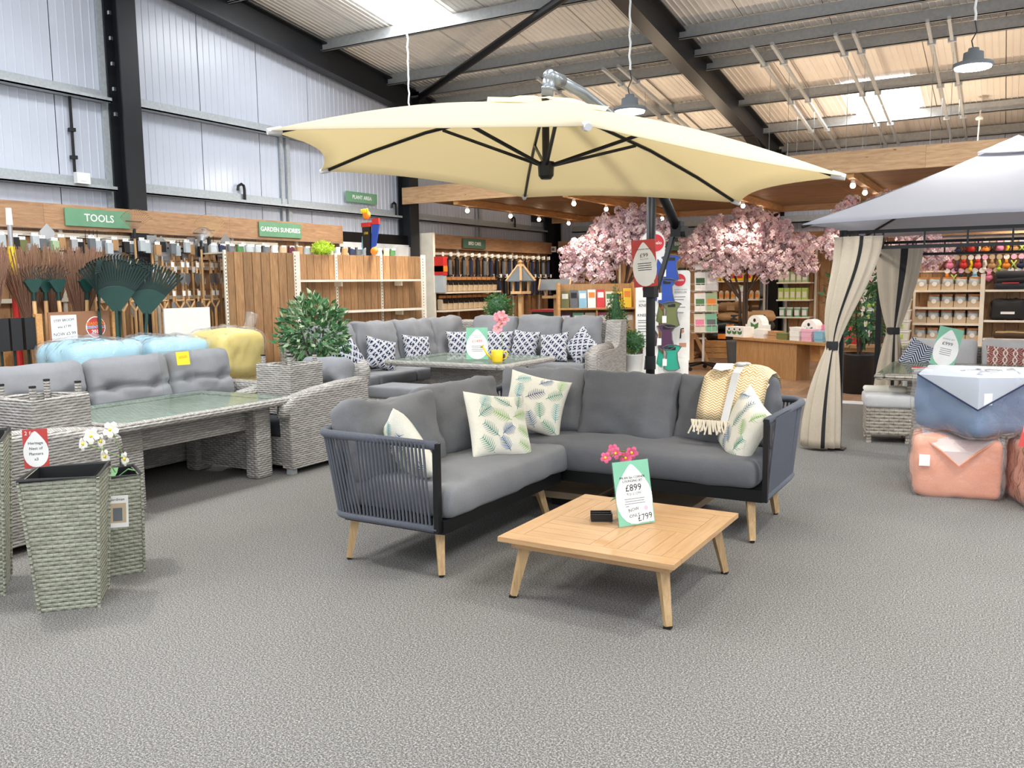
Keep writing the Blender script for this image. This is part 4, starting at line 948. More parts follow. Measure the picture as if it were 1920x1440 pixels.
cd = price_card(sg, frame((0,0,.19),(.5,-.85,.15)), .25,.37,'mint',[('SANDRINGHAM',.05,.26,'ink_grey'),('CORNER SET',.05,.2,'ink_grey'),('£1499',.13,.07,'ink_red')]); fine_print(cd,.15,-.03,4,.02); MB().box(-.125,-.19,-.0,.125,-.186,.08).build('card_foot','acrylic',cd)
wc = empty('watering_can',(-4.96,8.30,.682),R(25),'small yellow watering can on the corner table','watering can')
MB().lathe([(.055,0),(.06,.01),(.068,.13),(.062,.135),(.05,.13)],16).build('body','yellow',wc,True)
MB().tube([(-.06,0,.03),(-.11,0,.09),(-.16,0,.17)],.014,8,.01).build('spout','yellow',wc,True); MB().cyl((-.16,0,.17),(-.172,0,.186),.01,.028,10).build('rose','yellow',wc)
MB().tube([(.065,0,.12),(.105,0,.12),(.115,0,.085),(.10,0,.045),(.06,0,.03)],.008,6).build('handle','yellow',wc,True)
orchid((-5.02,8.50,.682),'pink orchid in a dark pot behind the yellow watering can','orchid_rose',[(-.01,0,.42),(-.05,0,.50),(.02,-.02,.52),(-.02,.02,.46),(.05,0,.47),(-.04,-.02,.36)],'bark',.4,2,True,1.3,.06)
# ------------------------------------------------------------------ foliage
def leaves(n, rad, size, seed, mats, c=(0,0,0), fold=.3, hollow=.35, aspect=.42, tri=False):
    mb = MB(); r = random.Random(seed)
    for i in range(n):
        while True:
            p = Vector((r.uniform(-1,1),r.uniform(-1,1),r.uniform(-1,1)))
            if hollow < p.length < 1 and r.random() < .35+.65*p.length: break
        lump = 1+.22*noise.noise(p*2.6+Vector((seed,0,0)))
        pos = Vector((p.x*rad[0]*lump,p.y*rad[1]*lump,p.z*rad[2]*lump))+Vector(c)
        d = (p.normalized()+Vector((r.uniform(-.9,.9),r.uniform(-.9,.9),r.uniform(-.6,1.0)))).normalized(); s_ = Vector((r.uniform(-1,1),r.uniform(-1,1),r.uniform(-1,1))).cross(d).normalized()
        nn_ = d.cross(s_); L = size*r.uniform(.7,1.25); w_ = L*aspect; mb.cur = r.randrange(len(mats))
        q = pos+d*L*.45
        if tri: mb.add([pos-s_*w_*.5,pos+s_*w_*.5,pos+d*L],[(0,1,2)])
        else: mb.add([pos,q+s_*w_*.5+nn_*L*fold*.3,pos+d*L,q-s_*w_*.5+nn_*L*fold*.3],[(0,1,2),(0,2,3)])
    return mb
fc = empty('potted_ficus',(-6.43,6.95,0),0,'bushy variegated ficus in a pot between armchair and corner sofa','plant')
MB().lathe([(.13,0),(.16,.02),(.19,.34),(.2,.36),(.17,.36),(.16,.3)],18).build('pot','slate',fc,True)
for i,a in enumerate((0,2.1,4.2)): MB().tube([(.03*math.cos(a),.03*math.sin(a),.3),(.05*math.cos(a+.6),.05*math.sin(a+.6),.7),(.14*math.cos(a),.14*math.sin(a),1.1)],.016,6,.008).build('stem','bark',fc)
stuff(leaves(1250,(.36,.36,.36),.088,5,('leaf_dark','leaf_mid','leaf_mid','leaf_pale'),(0,0,1.07)).build('foliage',['leaf_dark','leaf_mid','leaf_mid','leaf_pale'],fc))
# ================================================================== tool wall
tw = empty('tool_display',(-8.98,7.0,0),0,'wooden tool display wall with long header board below the white cladding','display')
plm = MB().box(-.012,-.091,0,.012,.091,2.2).mesh('back_board','wood_board_v')
for i in range(37): put(plm,'back_board',tw,(0,-3.6+i*.19,0))
for a, b in ((-3.6,-1.42),(-1.418,1.1),(1.102,3.32)): MB().box(.06,a,2.20,.10,b,2.465).build('header_board','wood_board_y',tw)
for y_ in (-2.4,-1.2,0,1.2,2.4): MB().box(.012,y_-.02,0,.035,y_+.02,2.2).build('upright','cream_metal',tw)
for z_ in (2.12,1.78,1.42): MB().box(.03,-3.4,z_,.05,2.0,z_+.045).build('hook_rail','cream_metal',tw)
def wall_sign(loc, w, h, s, mat, lab, n=(1,0,0), tcol='white_card', size=.55):
    o = empty('hanging_sign',loc,0,lab,'sign'); M = frame((0,0,0),n); b = put(MB().box(-w/2,-h/2,-.008,w/2,h/2,.004).mesh('board',mat),'board',o,M=M)
    text(s,h*size,tcol,b,T(0,-.01*h,.005),bold=.0015); return o
wall_sign((-8.86,6.21,2.335),.81,.19,'TOOLS','sign_green','green sign with white letters reading TOOLS',size=.6)
wall_sign((-8.86,8.995,2.34),.80,.20,'GARDEN SUNDRIES','sign_green','green sign reading GARDEN SUNDRIES on the tool header',size=.43)
wall_sign((-9.12,11.09,2.96),.77,.165,'PLANT AREA','sign_green','green sign reading PLANT AREA on the white cladding',size=.5)
wall_sign((-8.84,14.02,2.32),.79,.18,'BIRD CARE','sign_green_dark','dark green sign reading BIRD CARE on the left wall header',size=.5)
wall_sign((-5.79,17.33,2.335),.93,.27,'BIRD CARE','sign_green_dark','dark green sign reading BIRD CARE behind the blossom tree',n=(0,-1,0),size=.4)
# long tools, heads up
def long_tool(kind):
    o = empty('long_tool'); MB().cyl((0,0,-.75),(0,0,.62),.015,.013,8).build('handle','handle_wood',o)
    hd = MB()
    if kind == 0: hd.cyl((0,0,.6),(0,0,.72),.012,None,6).box(-.004,-.06,.72,.004,.06,.83)                      # hoe
    elif kind == 1:
        hd.cyl((0,0,.6),(0,0,.70),.012,None,6).box(-.005,-.07,.70,.005,.07,.715)
        for q in (-.07,-.025,.025,.07): hd.cyl((0,q,.71),(.01,q,.86),.005,.003,5)
    elif kind == 2:
        hd.cyl((0,0,.6),(0,0,.68),.012,None,6).box(-.006,-.15,.68,.006,.15,.70)
        for q in range(11): hd.cyl((0,-.14+q*.028,.69),(.05,-.14+q*.028,.69),.004,.003,4)
    else: hd.cyl((0,0,.6),(0,0,.66),.013,None,6).prism([(0,-.07,.66),(0,.07,.66),(0,.08,.82),(0,0,.90),(0,-.08,.82)],(.006,0,0))
    hd.build('head',['silver','steel_dark','steel_dark','silver'][kind],o)
    MB().box(.016,-.02,.40,.02,.02,.47).build('price_tag','white_card',o); MB().cyl((-.22,.02,.5),(.02,.02,.5),.004,None,4).build('hook','chrome',o)
    return o
protos = [long_tool(k) for k in range(4)]; used = [0]*4
kinds = ['hoe','border fork','garden rake','spade']
ylist = [5.35,5.52,5.70,5.86,6.02,6.18,6.33,6.46,6.57,6.68,6.79,6.90,7.00,7.09,7.18,7.27,7.36,7.45,7.54,7.63,7.72,7.81,7.9]
for i, y_ in enumerate(ylist):
    k = (i*3+i//4)%4; o = protos[k] if not used[k] else dup(protos[k]); used[k] = 1
    o.location = (-8.78+.03*(i%3),y_,1.20+.07*((i*5)%3)); tag(o,'long-handled %s on the tool wall, %s long tool from the left'%(kinds[k],ORD[i]),'tool','long-handled tools on the wall'); used[k] = 1
# blister packs along the top hooks
pk = []
cols = ['pack_clear','black_plastic','olive','pack_clear','slate','leaf_pale','kraft','silver']
for c_ in range(8):
    o = empty('blister_pack'); MB().box(.0,-.035,.03,.004,.035,.065).build('header_card','white_card',o); MB().box(-.02,-.035,-.09,.025,.035,.03).build('blister',cols[c_],o); MB().cyl((-.2,0,.055),(.03,0,.055),.003,None,4).build('hook','chrome',o); pk.append(o)
pn = ['clear','black','olive','clear','grey','pale green','brown','silver']
for i in range(34):
    o = pk[i] if i < 8 else dup(pk[(i*3+i//5)%8]); o.location = (-8.72+.05*(i%2),5.02+i*.105,2.07-.02*(i%3)); k = (i if i < 8 else (i*3+i//5)%8)
    tag(o,'%s blister pack on the top tool wall hooks'%pn[k]+', %s from the left'%ORD[i],'pack','packs on the tool wall hooks')
# hand tools in the middle rows
ht = empty('hand_tool'); MB().cyl((0,0,-.13),(0,0,.02),.014,.012,8).build('handle','handle_wood',ht); MB().prism([(0,-.03,-.13),(0,.03,-.13),(0,.035,-.22),(0,0,-.29),(0,-.035,-.22)],(.006,0,0)).build('blade','silver',ht); MB().box(.014,-.02,-.06,.018,.02,.0).build('price_tag','white_card',ht); MB().cyl((-.35,0,.015),(.02,0,.015),.004,None,4).build('hook','chrome',ht)
k = 0
for z_ in (1.86,1.52):
    for yi, y_ in enumerate((6.25,6.36,6.95,7.06,7.17,7.28,7.39,7.5,7.6,7.7)):
        o = ht if k == 0 else dup(ht); o.location = (-8.62+.04*(k%2),y_,z_); k += 1
        tag(o,'small wooden-handled trowel in the %s row of the tool wall, %s from the left'%('upper' if z_ > 1.7 else 'lower',ORD[yi]),'trowel','hand trowels on the tool wall')
# D-handled spades standing below
sp_ = empty('digging_spade'); MB().cyl((0,0,.25),(0,0,.93),.017,None,8).build('shaft','handle_wood',sp_)
MB().tube([(0,0,.92),(0,-.055,1.0),(0,-.055,1.03),(0,.055,1.03),(0,.055,1.0),(0,0,.92)],.013,6).build('grip','handle_wood',sp_); MB().prism([(0,-.09,.28),(0,.09,.28),(0,.085,.04),(0,0,0),(0,-.085,.04)],(.008,0,0)).build('blade','silver',sp_)
for i in range(9):
    o = sp_ if i == 0 else dup(sp_); o.location = (-8.5+.05*(i%2),5.95+i*.19,.38); tag(o,'wooden D-handled spade on the low plinth, %s from the left'%ORD[i],'spade','spades on the lower tool rail')
# the rail that carries them
lr = tag(MB().box(-8.95,5.7,.30,-8.4,7.75,.38).build('tool_plinth','cream_metal'),'low cream plinth under the D-handled spades','plinth'); MB().box(-8.9,5.75,0,-8.45,7.7,.30).build('kick_board','brown_dark',lr)
# wire fan rakes
def wire_rake(loc, rot, lab, r_=.24, col='silver'):
    o = empty('wire_rake',loc,0,lab,'rake'); mb = MB()
    for i in range(19):
        a = R(-52+i*104/18); mb.tube([(0,0,0),(.01,r_*.6*math.sin(a),r_*.6*math.cos(a)),(.03,r_*math.sin(a),r_*math.cos(a)),(.07,r_*1.06*math.sin(a),r_*1.02*math.cos(a))],.0028,4)
    stuff(mb.build('tines',col,o)); MB().bar((.0,-.10,.11),(.0,.10,.11),.012,.012).build('cross_bar','steel_dark',o); MB().cyl((0,0,-.08),(0,0,.03),.018,None,8).build('socket','black_plastic',o); MB().cyl((0,0,-1.3),(0,0,-.06),.013,None,8).build('handle','handle_wood',o); return o
wire_rake((-8.66,6.50,2.20),0,'wire fan rake overlapping the right end of the TOOLS sign',.24,'twig'); wire_rake((-8.62,7.52,2.15),0,'large wire fan rake left of the GARDEN SUNDRIES sign',.30,'straw'); wire_rake((-8.6,7.38,2.10),0,'smaller wire fan rake hanging in front of the large one',.18,'silver')
# telescopic red and yellow pole
o = empty('telescopic_lopper',(-8.3,4.87,.15),0,'tall red and yellow telescopic pole at the left edge of the tool wall','pole')
MB().cyl((0,0,0),(0,0,1.55),.03,None,10).build('red_tube','red',o); MB().cyl((0,0,1.55),(0,0,1.82),.042,.035,10).build('yellow_grip','yellow',o); MB().cyl((0,0,1.82),(0,0,2.02),.022,None,8).build('steel_rod','silver',o); MB().cyl((0,0,2.02),(0,0,2.18),.03,.026,8).build('cutter_head','white_plastic',o)
MB().box(-.1,-.1,-.15,.1,.1,0).build('stand_base','steel_dark',o)
# besoms
def besom(loc, tilt, seed, lab):
    o = empty('besom_broom',loc,0,lab,'broom','twig besom brooms'); r = random.Random(seed); mb = MB()
    for i in range(170):
        a = r.uniform(0,6.28); q = r.random()**.5; e = .25*q; mb.cur = r.randrange(2)
        mb.tube([(.03*q*math.cos(a),.03*q*math.sin(a),1.15),(e*.55*math.cos(a),e*.55*math.sin(a),1.45),(e*math.cos(a)+r.uniform(-.03,.03),e*math.sin(a)+r.uniform(-.03,.03),1.68+r.uniform(0,.26))],.0035,3)
    stuff(mb.build('twigs',['twig','twig_red'],o)); MB().cyl((0,0,0),(0,0,1.2),.016,None,8).build('handle','handle_wood',o); MB().cyl((0,0,1.18),(0,0,1.24),.042,.05,10).build('binding','brown_dark',o); o.rotation_euler = (tilt,0,0); return o
for i,(x_,y_,t_) in enumerate(((-8.35,4.70,.06),(-8.25,5.0,.03),(-8.4,5.25,-.02),(-8.2,5.42,-.05),(-8.45,5.55,-.08),(-8.1,4.6,.08))): besom((x_,y_,.06),t_,i,'twig besom broom in the bundle by the tool wall, %s'%['second from the left','third from the left','third from the right','second from the right','farthest right','farthest left'][i])
# green hooded lawn brushes
def hood_rake(loc, tilt, lab):
    o = empty('lawn_brush',loc,0,lab,'rake','green hooded lawn rakes'); MB().cyl((0,0,0),(0,0,1.40),.018,None,8).build('handle','handle_wood',o)
    MB().cyl((0,0,1.38),(0,0,1.46),.022,None,8).build('socket','rake_green_dark',o); MB().prism([(-.02,-.025,1.46),(-.02,.025,1.46),(-.02,.085,1.56),(-.02,.06,1.585),(-.02,-.06,1.585),(-.02,-.085,1.56)],(.04,0,0)).build('hood','rake_green',o)
    mb = MB()
    for i in range(9): a = R(-60+i*15); mb.tube([(0,.05*math.sin(a),1.57),(0,.12*math.sin(a),1.57+.12*math.cos(a)),(.03,.15*math.sin(a),1.57+.15*math.cos(a))],.003,4)
    stuff(mb.build('tines','rake_green_dark',o)); o.rotation_euler = (tilt,0,0); return o
for i,(x_,y_,t_) in enumerate(((-7.96,4.86,.01),(-8.02,4.97,-.02),(-7.94,5.12,.03),(-8.0,5.33,-.06))): hood_rake((x_,y_,.07),t_,'green hooded lawn rake with pale wooden handle, %s from the left'%ORD[i])
# green plastic fan rakes
def fan_rake(loc, rotz, tilt, lab):
    o = empty('leaf_rake',loc,0,lab,'rake'); o.rotation_euler = (tilt,0,rotz)
    MB().cyl((0,0,0),(0,0,1.20),.016,None,8).build('handle','rake_green',o)
    fan = lambda r_, a: (.03*(r_/.6)**2,r_*math.sin(R(a)),1.12+r_*math.cos(R(a)))
    mb = MB(); A = [-36+i*72/10 for i in range(11)]
    vs = []
    for i in A: vs += [fan(.06,i),fan(.30,i)]
    vs += [(x+.008,y,z) for x,y,z in vs]; n = len(A)*2
    fs = [(2*i,2*i+1,2*i+3,2*i+2) for i in range(len(A)-1)]+[(n+2*i,n+2*i+2,n+2*i+3,n+2*i+1) for i in range(len(A)-1)]+[(2*i+1,n+2*i+1,n+2*i+3,2*i+3) for i in range(len(A)-1)]
    mb.add(vs,fs).build('fan_plate','rake_green',o)
    mb = MB()
    for i in range(23):
        a = -36+i*72/22; mb.bar(fan(.28,a*.92),fan(.55,a),.010,.018,.010,.020,up=(0,1,0)); p = Vector(fan(.55,a)); mb.bar(p,p+Vector((.045,.0,.012)),.008,.008)
    stuff(mb.build('tines','rake_green_dark',o)); mb = MB()
    for i in range(4): mb.tube([fan(.12+i*.045,-6+i*2),fan(.13+i*.045,4),fan(.14+i*.045,8)],.008,5)
    mb.build('ridge_print','rake_green_dark',o)
    MB().tube([fan(.30,a) for a in A],.008,5).build('fan_rim','rake_green_dark',o); return o
fan_rake((-7.74,5.52,.16),R(-25),-.02,'green plastic leaf rake facing front, centre of the bunch'); fan_rake((-7.70,5.72,.13),R(-30),-.10,'green plastic leaf rake fanned out at the right of the bunch'); fan_rake((-7.88,5.46,.16),R(50),.05,'green plastic leaf rake turned edge-on at the left of the bunch'); fan_rake((-7.95,5.66,.22),R(-20),-.06,'green plastic leaf rake at the back of the bunch')
# the wooden stand with the promotion board
st = empty('broom_stand',(-8.0,5.15,0),0,'wooden stand holding brooms and rakes with a brown promotion board','stand')
for x_ in (.1,-.45):
    for y_ in (-.32,.0,.47): MB().box(x_-.025,y_-.03,0,x_+.025,y_+.03,1.33 if x_ > 0 else 1.1).build('post','crate_wood',st)
for z_ in (.35,.92,1.0): MB().box(.125,-.36,z_-.03,.145,.50,z_+.03).build('rail','crate_wood',st)
MB().box(-.46,-.34,.04,.12,.48,.07).build('bottom_board','crate_wood',st)
bd = MB().box(.126,-.24,1.03,.14,.40,1.34).build('promotion_board','brown_board',st)
card = put(MB().box(-.13,-.12,0,.13,.12,.004).mesh('price_note','white_card'),'price_note',bd,M=frame((.142,-.09,1.19),(1,0,0)))
for s_, y_ in (('STIFF BROOM',.07),('was £7.99',.01),('NOW £5.99',-.06)): text(s_,.034 if y_ > -.03 else .044,'ink',card,T(0,y_,.005)@Rz(.05),ext=.0003)
rd = put(MB().lathe([(.105,0),(.105,.004)],28).mesh('round_badge','white_card'),'round_badge',bd,M=frame((.142,.24,1.18),(1,0,0))); MB().lathe([(.097,.004),(.097,.006)],28).build('badge_disc','sign_red',rd)
for s_, y_, m_, z_ in (('SEASONAL',.035,'orange',.042),('ESSENTIALS',0,'sky',.038),('2018',-.045,'white_card',.05)): text(s_,z_,m_,rd,T(0,y_,.007),ext=.0003,bold=.001)
for i, (y_, l_) in enumerate(((4.50,'black-bristled push broom leaning head up, leftmost at the stand'),(4.62,'black-bristled push broom leaning head up, in the middle at the stand'),(4.75,'black-bristled push broom leaning head up beside the promotion board'))):
    o = empty('push_broom',(-7.93,y_,0),0,l_,'broom'); MB().box(-.03,-.04,1.0,-.012,.04,1.30).build('head_board','straw',o); MB().box(-.012,-.05,1.0,.04,.05,1.30).build('bristles','black_rubber',o); MB().cyl((-.02,0,0),(-.02,0,1.05),.012,None,8).build('handle','rake_green_dark',o)
o = empty('blank_board',(-7.93,6.56,0),0,'blank white board standing behind the bagged pouffes','board'); MB().box(-.01,-.31,.92,.01,.31,1.335).build('panel','white_card',o)
for y_ in (-.29,.29): MB().box(-.04,y_-.02,0,-.01,y_+.02,1.3).build('post','crate_wood',o)
# ================================================================== gondola with vertical boards
ga = math.atan2(3.33,.73); gd = empty('gondola_shelving',(-8.45,7.39,0),ga,'freestanding shelving of vertical brown boards with two empty cream shelves','shelving')
pm2 = MB().box(-.0565,-.02,.04,.0565,0,1.98).mesh('board','wood_board_v')
for i in range(8): put(pm2,'board',gd,(.06+i*.122,-.30,0))
for i in range(20): put(pm2,'board',gd,(1.06+i*.119,0,0))
MB().box(.0,-.30,0,1.0,.0,.04).build('plinth','cream_metal',gd); MB().box(1.0,-.02,0,3.42,.3,.04).build('plinth','cream_metal',gd)
MB().box(0,-.29,1.96,1.0,.3,1.978).build('top_panel','cream_metal',gd); MB().box(1.0,.0,1.96,3.42,.3,1.978).build('top_panel','cream_metal',gd)
for x_, w_, y_ in ((1.0,.09,-.33),(1.83,.035,-.035),(2.62,.035,-.035),(3.42,.07,-.05),(0.0,.03,-.33)):
    u_ = MB().box(x_-w_/2,y_,0,x_+w_/2,y_+.03,2.0).build('upright','shelf_cream',gd); mb = MB()
    for q in range(44): mb.box(x_-w_/2-.0+.012,y_-.0015,.08+q*.043,x_-w_/2+.022,y_+.001,.10+q*.043)
    stuff(mb.build('slots','ink',u_))
MB().box(1.0,-.30,0,1.03,0,1.97).build('side_panel','shelf_cream',gd)
for z_ in (1.64,1.22,.75):
    for a, b in ((1.04,2.1),(2.105,3.22)):
        s_ = MB().box(a,-.30,z_-.028,b,-.03,z_).build('shelf','shelf_cream',gd); MB().box(a+.74,-.2,z_-.09,a+.76,-.04,z_-.028).build('bracket','shelf_cream',s_)
def onG(x, y, z): return gd.matrix_world
GM = T(-8.45,7.39,0)@Rz(ga)
gc = ['pack_clear','navy','slate','leaf_mid','pack_clear','pack_clear','slate','white_card','beige_pack','burgundy','kraft','pack_clear','beige_pack','sky']
gl = ['clear','navy','grey','green','clear','clear','grey','white','beige','burgundy','brown','clear','beige','pale blue']
gpk = []
for c_ in range(14):
    o = empty('sundries_pack'); cush(.09,.06,.11,r=.02,n=2,wr=.01,seed=c_,freq=14).xf(T(0,0,.055)).build('body',gc[c_],o,True); MB().box(-.035,-.031,.09,.035,-.027,.115).build('header_card','white_card',o); gpk.append(o)
for i in range(24):
    k = i if i < 14 else (i*5)%14; o = gpk[i] if i < 14 else dup(gpk[k]); o.location = GM@Vector((.12+i*.125,.16,1.98)); o.rotation_euler = (0,0,ga)
    tag(o,'small %s pack on top of the gondola, %s from the left'%(gl[k],ORD[i]),'pack','packs on top of the gondola')
o = empty('lime_sponge',GM@Vector((1.68,.05,1.98)),0,'fluffy lime-yellow duster lying on top of the gondola','duster'); stuff(leaves(500,(.13,.16,.08),.04,9,('lime',),(0,0,.09),hollow=.6).build('pile','lime',o)); MB().ball((0,0,.08),.1,10,6,(1,1.3,.7)).build('core','lime',o,True)
kd = empty('glove_display',GM@Vector((2.50,.12,1.98)),ga-R(90),'tall counter display of dark and blue glove cards topped with an orange hand','display')
MB().prism([(-.07,-.02,0),(.07,-.02,0),(.09,-.02,.42),(-.09,-.02,.42)],(0,.03,0)).build('black_card','black_plastic',kd); MB().prism([(.08,0,.10),(.18,0,.14),(.27,0,.44),(.12,0,.50)],(0,.02,0)).build('blue_card','blue_royal',kd)
MB().prism([(-.15,.0,.05),(-.08,.0,.05),(-.05,.0,.30),(-.12,.0,.28)],(0,.015,0)).build('pale_card','sky',kd); MB().box(-.1,-.025,.41,.1,.015,.47).build('red_band','red',kd); MB().box(.12,-.005,.44,.27,.02,.52).build('red_band','red',kd)
MB().ball((0,0,.58),.08,10,7,(1,.5,.8)).build('orange_hand','orange',kd,True)
for q in range(4): MB().tube([(-.06+q*.035,-.02,.60),(-.07+q*.045,-.04,.66)],.016,6).build('finger','yellow',kd)
MB().ball((.2,-.04,.06),.07,10,7,(1,.6,.8)).build('orange_glove','orange',kd,True)
text('GR8',.05,'yellow',kd,frame((0,-.021,.32),(0,-1,0)),ext=.0004)
# shrub seen through the doorway
o = empty('outdoor_shrub',(WX-2.2,12.3,-.1),0,'green shrub outside the sliding door','shrub'); stuff(leaves(500,(.6,.8,1.0),.16,4,('leaf_mid','leaf_dark'),(0,0,1.35)).build('foliage',['leaf_mid','leaf_dark'],o)); MB().tube([(0,0,0),(.05,0,.6),(0,.05,1.3)],.04,6,.02).build('stem','bark',o)
# ================================================================== bird care bay on the gable wall
bc = empty('bird_care_bay',(-8.98,14.9,0),0,'brown boarded bird care bay along the far part of the gable wall','display')
for i in range(25): put(plm,'back_board',bc,(0,-2.3+i*.19,0))
for a, b in ((-2.4,.1),(.102,2.4)): MB().box(.06,a,2.20,.10,b,2.45).build('header_board','wood_board_y',bc)
for y_ in (-2.4,-1.3,-.25,.75,1.9): MB().box(.012,y_-.02,0,.04,y_+.02,2.2).build('upright','shelf_cream',bc)
MB().box(.0,-2.48,0,.3,-2.42,2.45).build('end_post','shelf_cream',bc)
for z_ in (2.09,1.70): MB().box(.03,-2.2,z_,.05,2.0,z_+.04).build('hook_rail','shelf_cream',bc)
for z_ in (1.43,1.11):
    MB().box(.02,-2.38,z_-.03,.46,-.45,z_).build('shelf','shelf_cream',bc)
fd = []
for c_ in range(3):
    o = empty('bird_feeder'); MB().cyl((0,0,-.34),(0,0,-.06),.032,None,8).build('tube',['black_plastic','slate','navy'][c_],o); MB().lathe([(.045,-.06),(.02,-.02),(.006,0)],8).build('cap','black_plastic',o); MB().lathe([(.05,-.36),(.045,-.33)],8).build('seed_tray','steel_dark',o); MB().box(.03,-.03,.0,.034,.03,.07).build('header_card','white_card',o); MB().cyl((-.3,0,.02),(.03,0,.02),.004,None,4).build('hook','chrome',o); fd.append(o)
k = 0
for z_, y0, n_ in ((2.06,12.82,24),(2.06,15.9,9),(1.68,14.55,20)):
    for i in range(n_):
        c_ = (i*7+k)%3; o = fd[k] if k < 3 else dup(fd[c_]); c_ = k if k < 3 else c_
        o.location = (-8.78+.10*(i%2),y0+i*.118,z_); tag(o,'%s tube bird feeder in the %s row, %s from the left'%(['black','grey','navy'][c_],'upper left' if y0 < 13 else ('upper right' if z_ > 2 else 'lower'),ORD[i]),'bird feeder','bird feeders on hooks'); k += 1
sk = empty('seed_pack'); cush(.14,.15,.20,r=.03,n=2,wr=.008,seed=1).xf(T(0,0,.10)).build('bag','beige_pack',sk,True); MB().box(-.03,-.07,.21,.03,.07,.26).build('copper_header','copper',sk); MB().box(-.06,-.07,.12,.076,.07,.205).build('dark_label','black_plastic',sk)
k = 0
for z_, lab, y0 in ((1.43,'upper','12.6'),(1.11,'lower','12.6')):
    for i in range(11):
        o = sk if k == 0 else dup(sk); o.location = (-8.66,12.64+i*.17,z_); k += 1; tag(o,'copper-topped bird seed bag on the %s bird care shelf, %s from the left'%(lab,ORD[i]),'seed bag','seed bags on the %s shelf'%lab)
o = empty('stacked_cartons',(-8.7,13.4,0),0,'brown carton plinth under the bird seed shelves','carton'); MB().box(-.2,-.9,0,.25,.9,.5).build('carton','kraft_dark',o); MB().box(.251,-.8,.35,.255,-.6,.48).build('lime_label','lime',o)
o = empty('red_display_strip',(-8.55,12.50,1.62),0,'red and silver display strip at the left end of the bird care bay','display strip'); MB().box(-.3,-.06,.1,.06,.06,.42).build('red_pack','red',o); MB().box(-.3,-.06,.16,.065,.065,.26).build('orange_band','orange',o); MB().box(-.3,-.05,-.2,.05,.05,.1).build('grey_pack','pack_clear',o)
# ================================================================== bird tables
def bird_table(loc, kind, lab):
    o = empty('bird_table',loc,0,lab,'bird table'); MB().box(-.03,-.03,0,.03,.03,1.40).build('post','handle_wood',o)
    for a in (0,90): MB().bar((-.25*math.cos(R(a)),-.25*math.sin(R(a)),.03),(.25*math.cos(R(a)),.25*math.sin(R(a)),.03),.05,.05).build('foot','handle_wood',o)
    if kind == 0:
        MB().lathe([(.18,1.40),(.18,1.44)],6).build('tray','handle_wood',o)
        for i in range(6):
            a = i*math.pi/3; c, s_ = math.cos(a), math.sin(a); c2, s2 = math.cos(a+math.pi/3), math.sin(a+math.pi/3)
            MB().box(-.012,-.012,1.44,.012,.012,1.62).xf(T(.13*c,.13*s_,0)).build('pillar','handle_wood',o)
            MB().add([(.25*c,.25*s_,1.60),(.25*c2,.25*s2,1.60),(.06*c2,.06*s2,1.82),(.06*c,.06*s_,1.82)],[(0,1,2,3)]).add([(.25*c,.25*s_,1.59),(.25*c2,.25*s2,1.59),(.06*c2,.06*s2,1.81),(.06*c,.06*s_,1.81)],[(3,2,1,0)]).build('roof_panel','slate',o)
            MB().bar((.26*c,.26*s_,1.60),(.05*c,.05*s_,1.835),.035,.018).build('roof_batten','handle_wood',o)
        MB().lathe([(.07,1.82),(.06,1.85),(.02,1.86),(.04,1.89),(.0,1.93)],10).build('finial','handle_wood',o)
    else:
        MB().box(-.2,-.14,1.34,.2,.14,1.38).build('tray','handle_wood',o)
        for x_ in (-.15,.15):
            for y_ in (-.1,.1): MB().box(x_-.012,y_-.012,1.38,x_+.012,y_+.012,1.5).build('pillar','handle_wood',o)
        for s_ in (-1,1): MB().add([(-.24,s_*.19,1.48),(.24,s_*.19,1.48),(.24,0,1.64),(-.24,0,1.64),(-.24,s_*.19,1.465),(.24,s_*.19,1.465),(.24,0,1.625),(-.24,0,1.625)],[(0,1,2,3),(7,6,5,4),(0,4,5,1),(2,6,7,3),(0,3,7,4),(1,5,6,2)]).build('roof_panel','slate',o)
        for x_ in (-.245,.245): MB().bar((x_,-.2,1.47),(x_,0,1.64),.02,.03).bar((x_,0,1.64),(x_,.2,1.47),.02,.03).build('barge_board','handle_wood',o)
    return o
bird_table((-6.58,11.75,0),0,'wooden bird table with six-sided slate roof behind the corner sofa'); bt = bird_table((-6.28,12.35,-.02),1,'wooden bird table with pitched grey roof beside the book display'); bt.rotation_euler = (0,0,R(20))
rs = empty('red_goods_bin',(-6.75,14.0,0),0,'low counter with red wrapped bags behind the bird tables','counter'); MB().box(-.7,-.3,0,.8,.3,1.05).build('counter_body','rake_green_dark',rs); MB().box(-.72,-.32,1.05,.82,.32,1.09).build('counter_top','red_bag',rs)
for i in range(6):
    o = empty('red_bag',(-6.95+i*.22,13.95+.07*(i%2),1.09),0,'shiny red wrapped bag behind the bird tables, %s from the left'%ORD[i],'bag','red bags on the counter'); cush(.2,.2,.22,r=.06,n=3,wr=.03,seed=i,freq=9).xf(T(0,0,.11)).build('wrapped_body','red_bag',o,True); MB().cyl((0,0,.2),(.01,0,.28),.03,.06,8).build('gathered_top','red_bag',o)
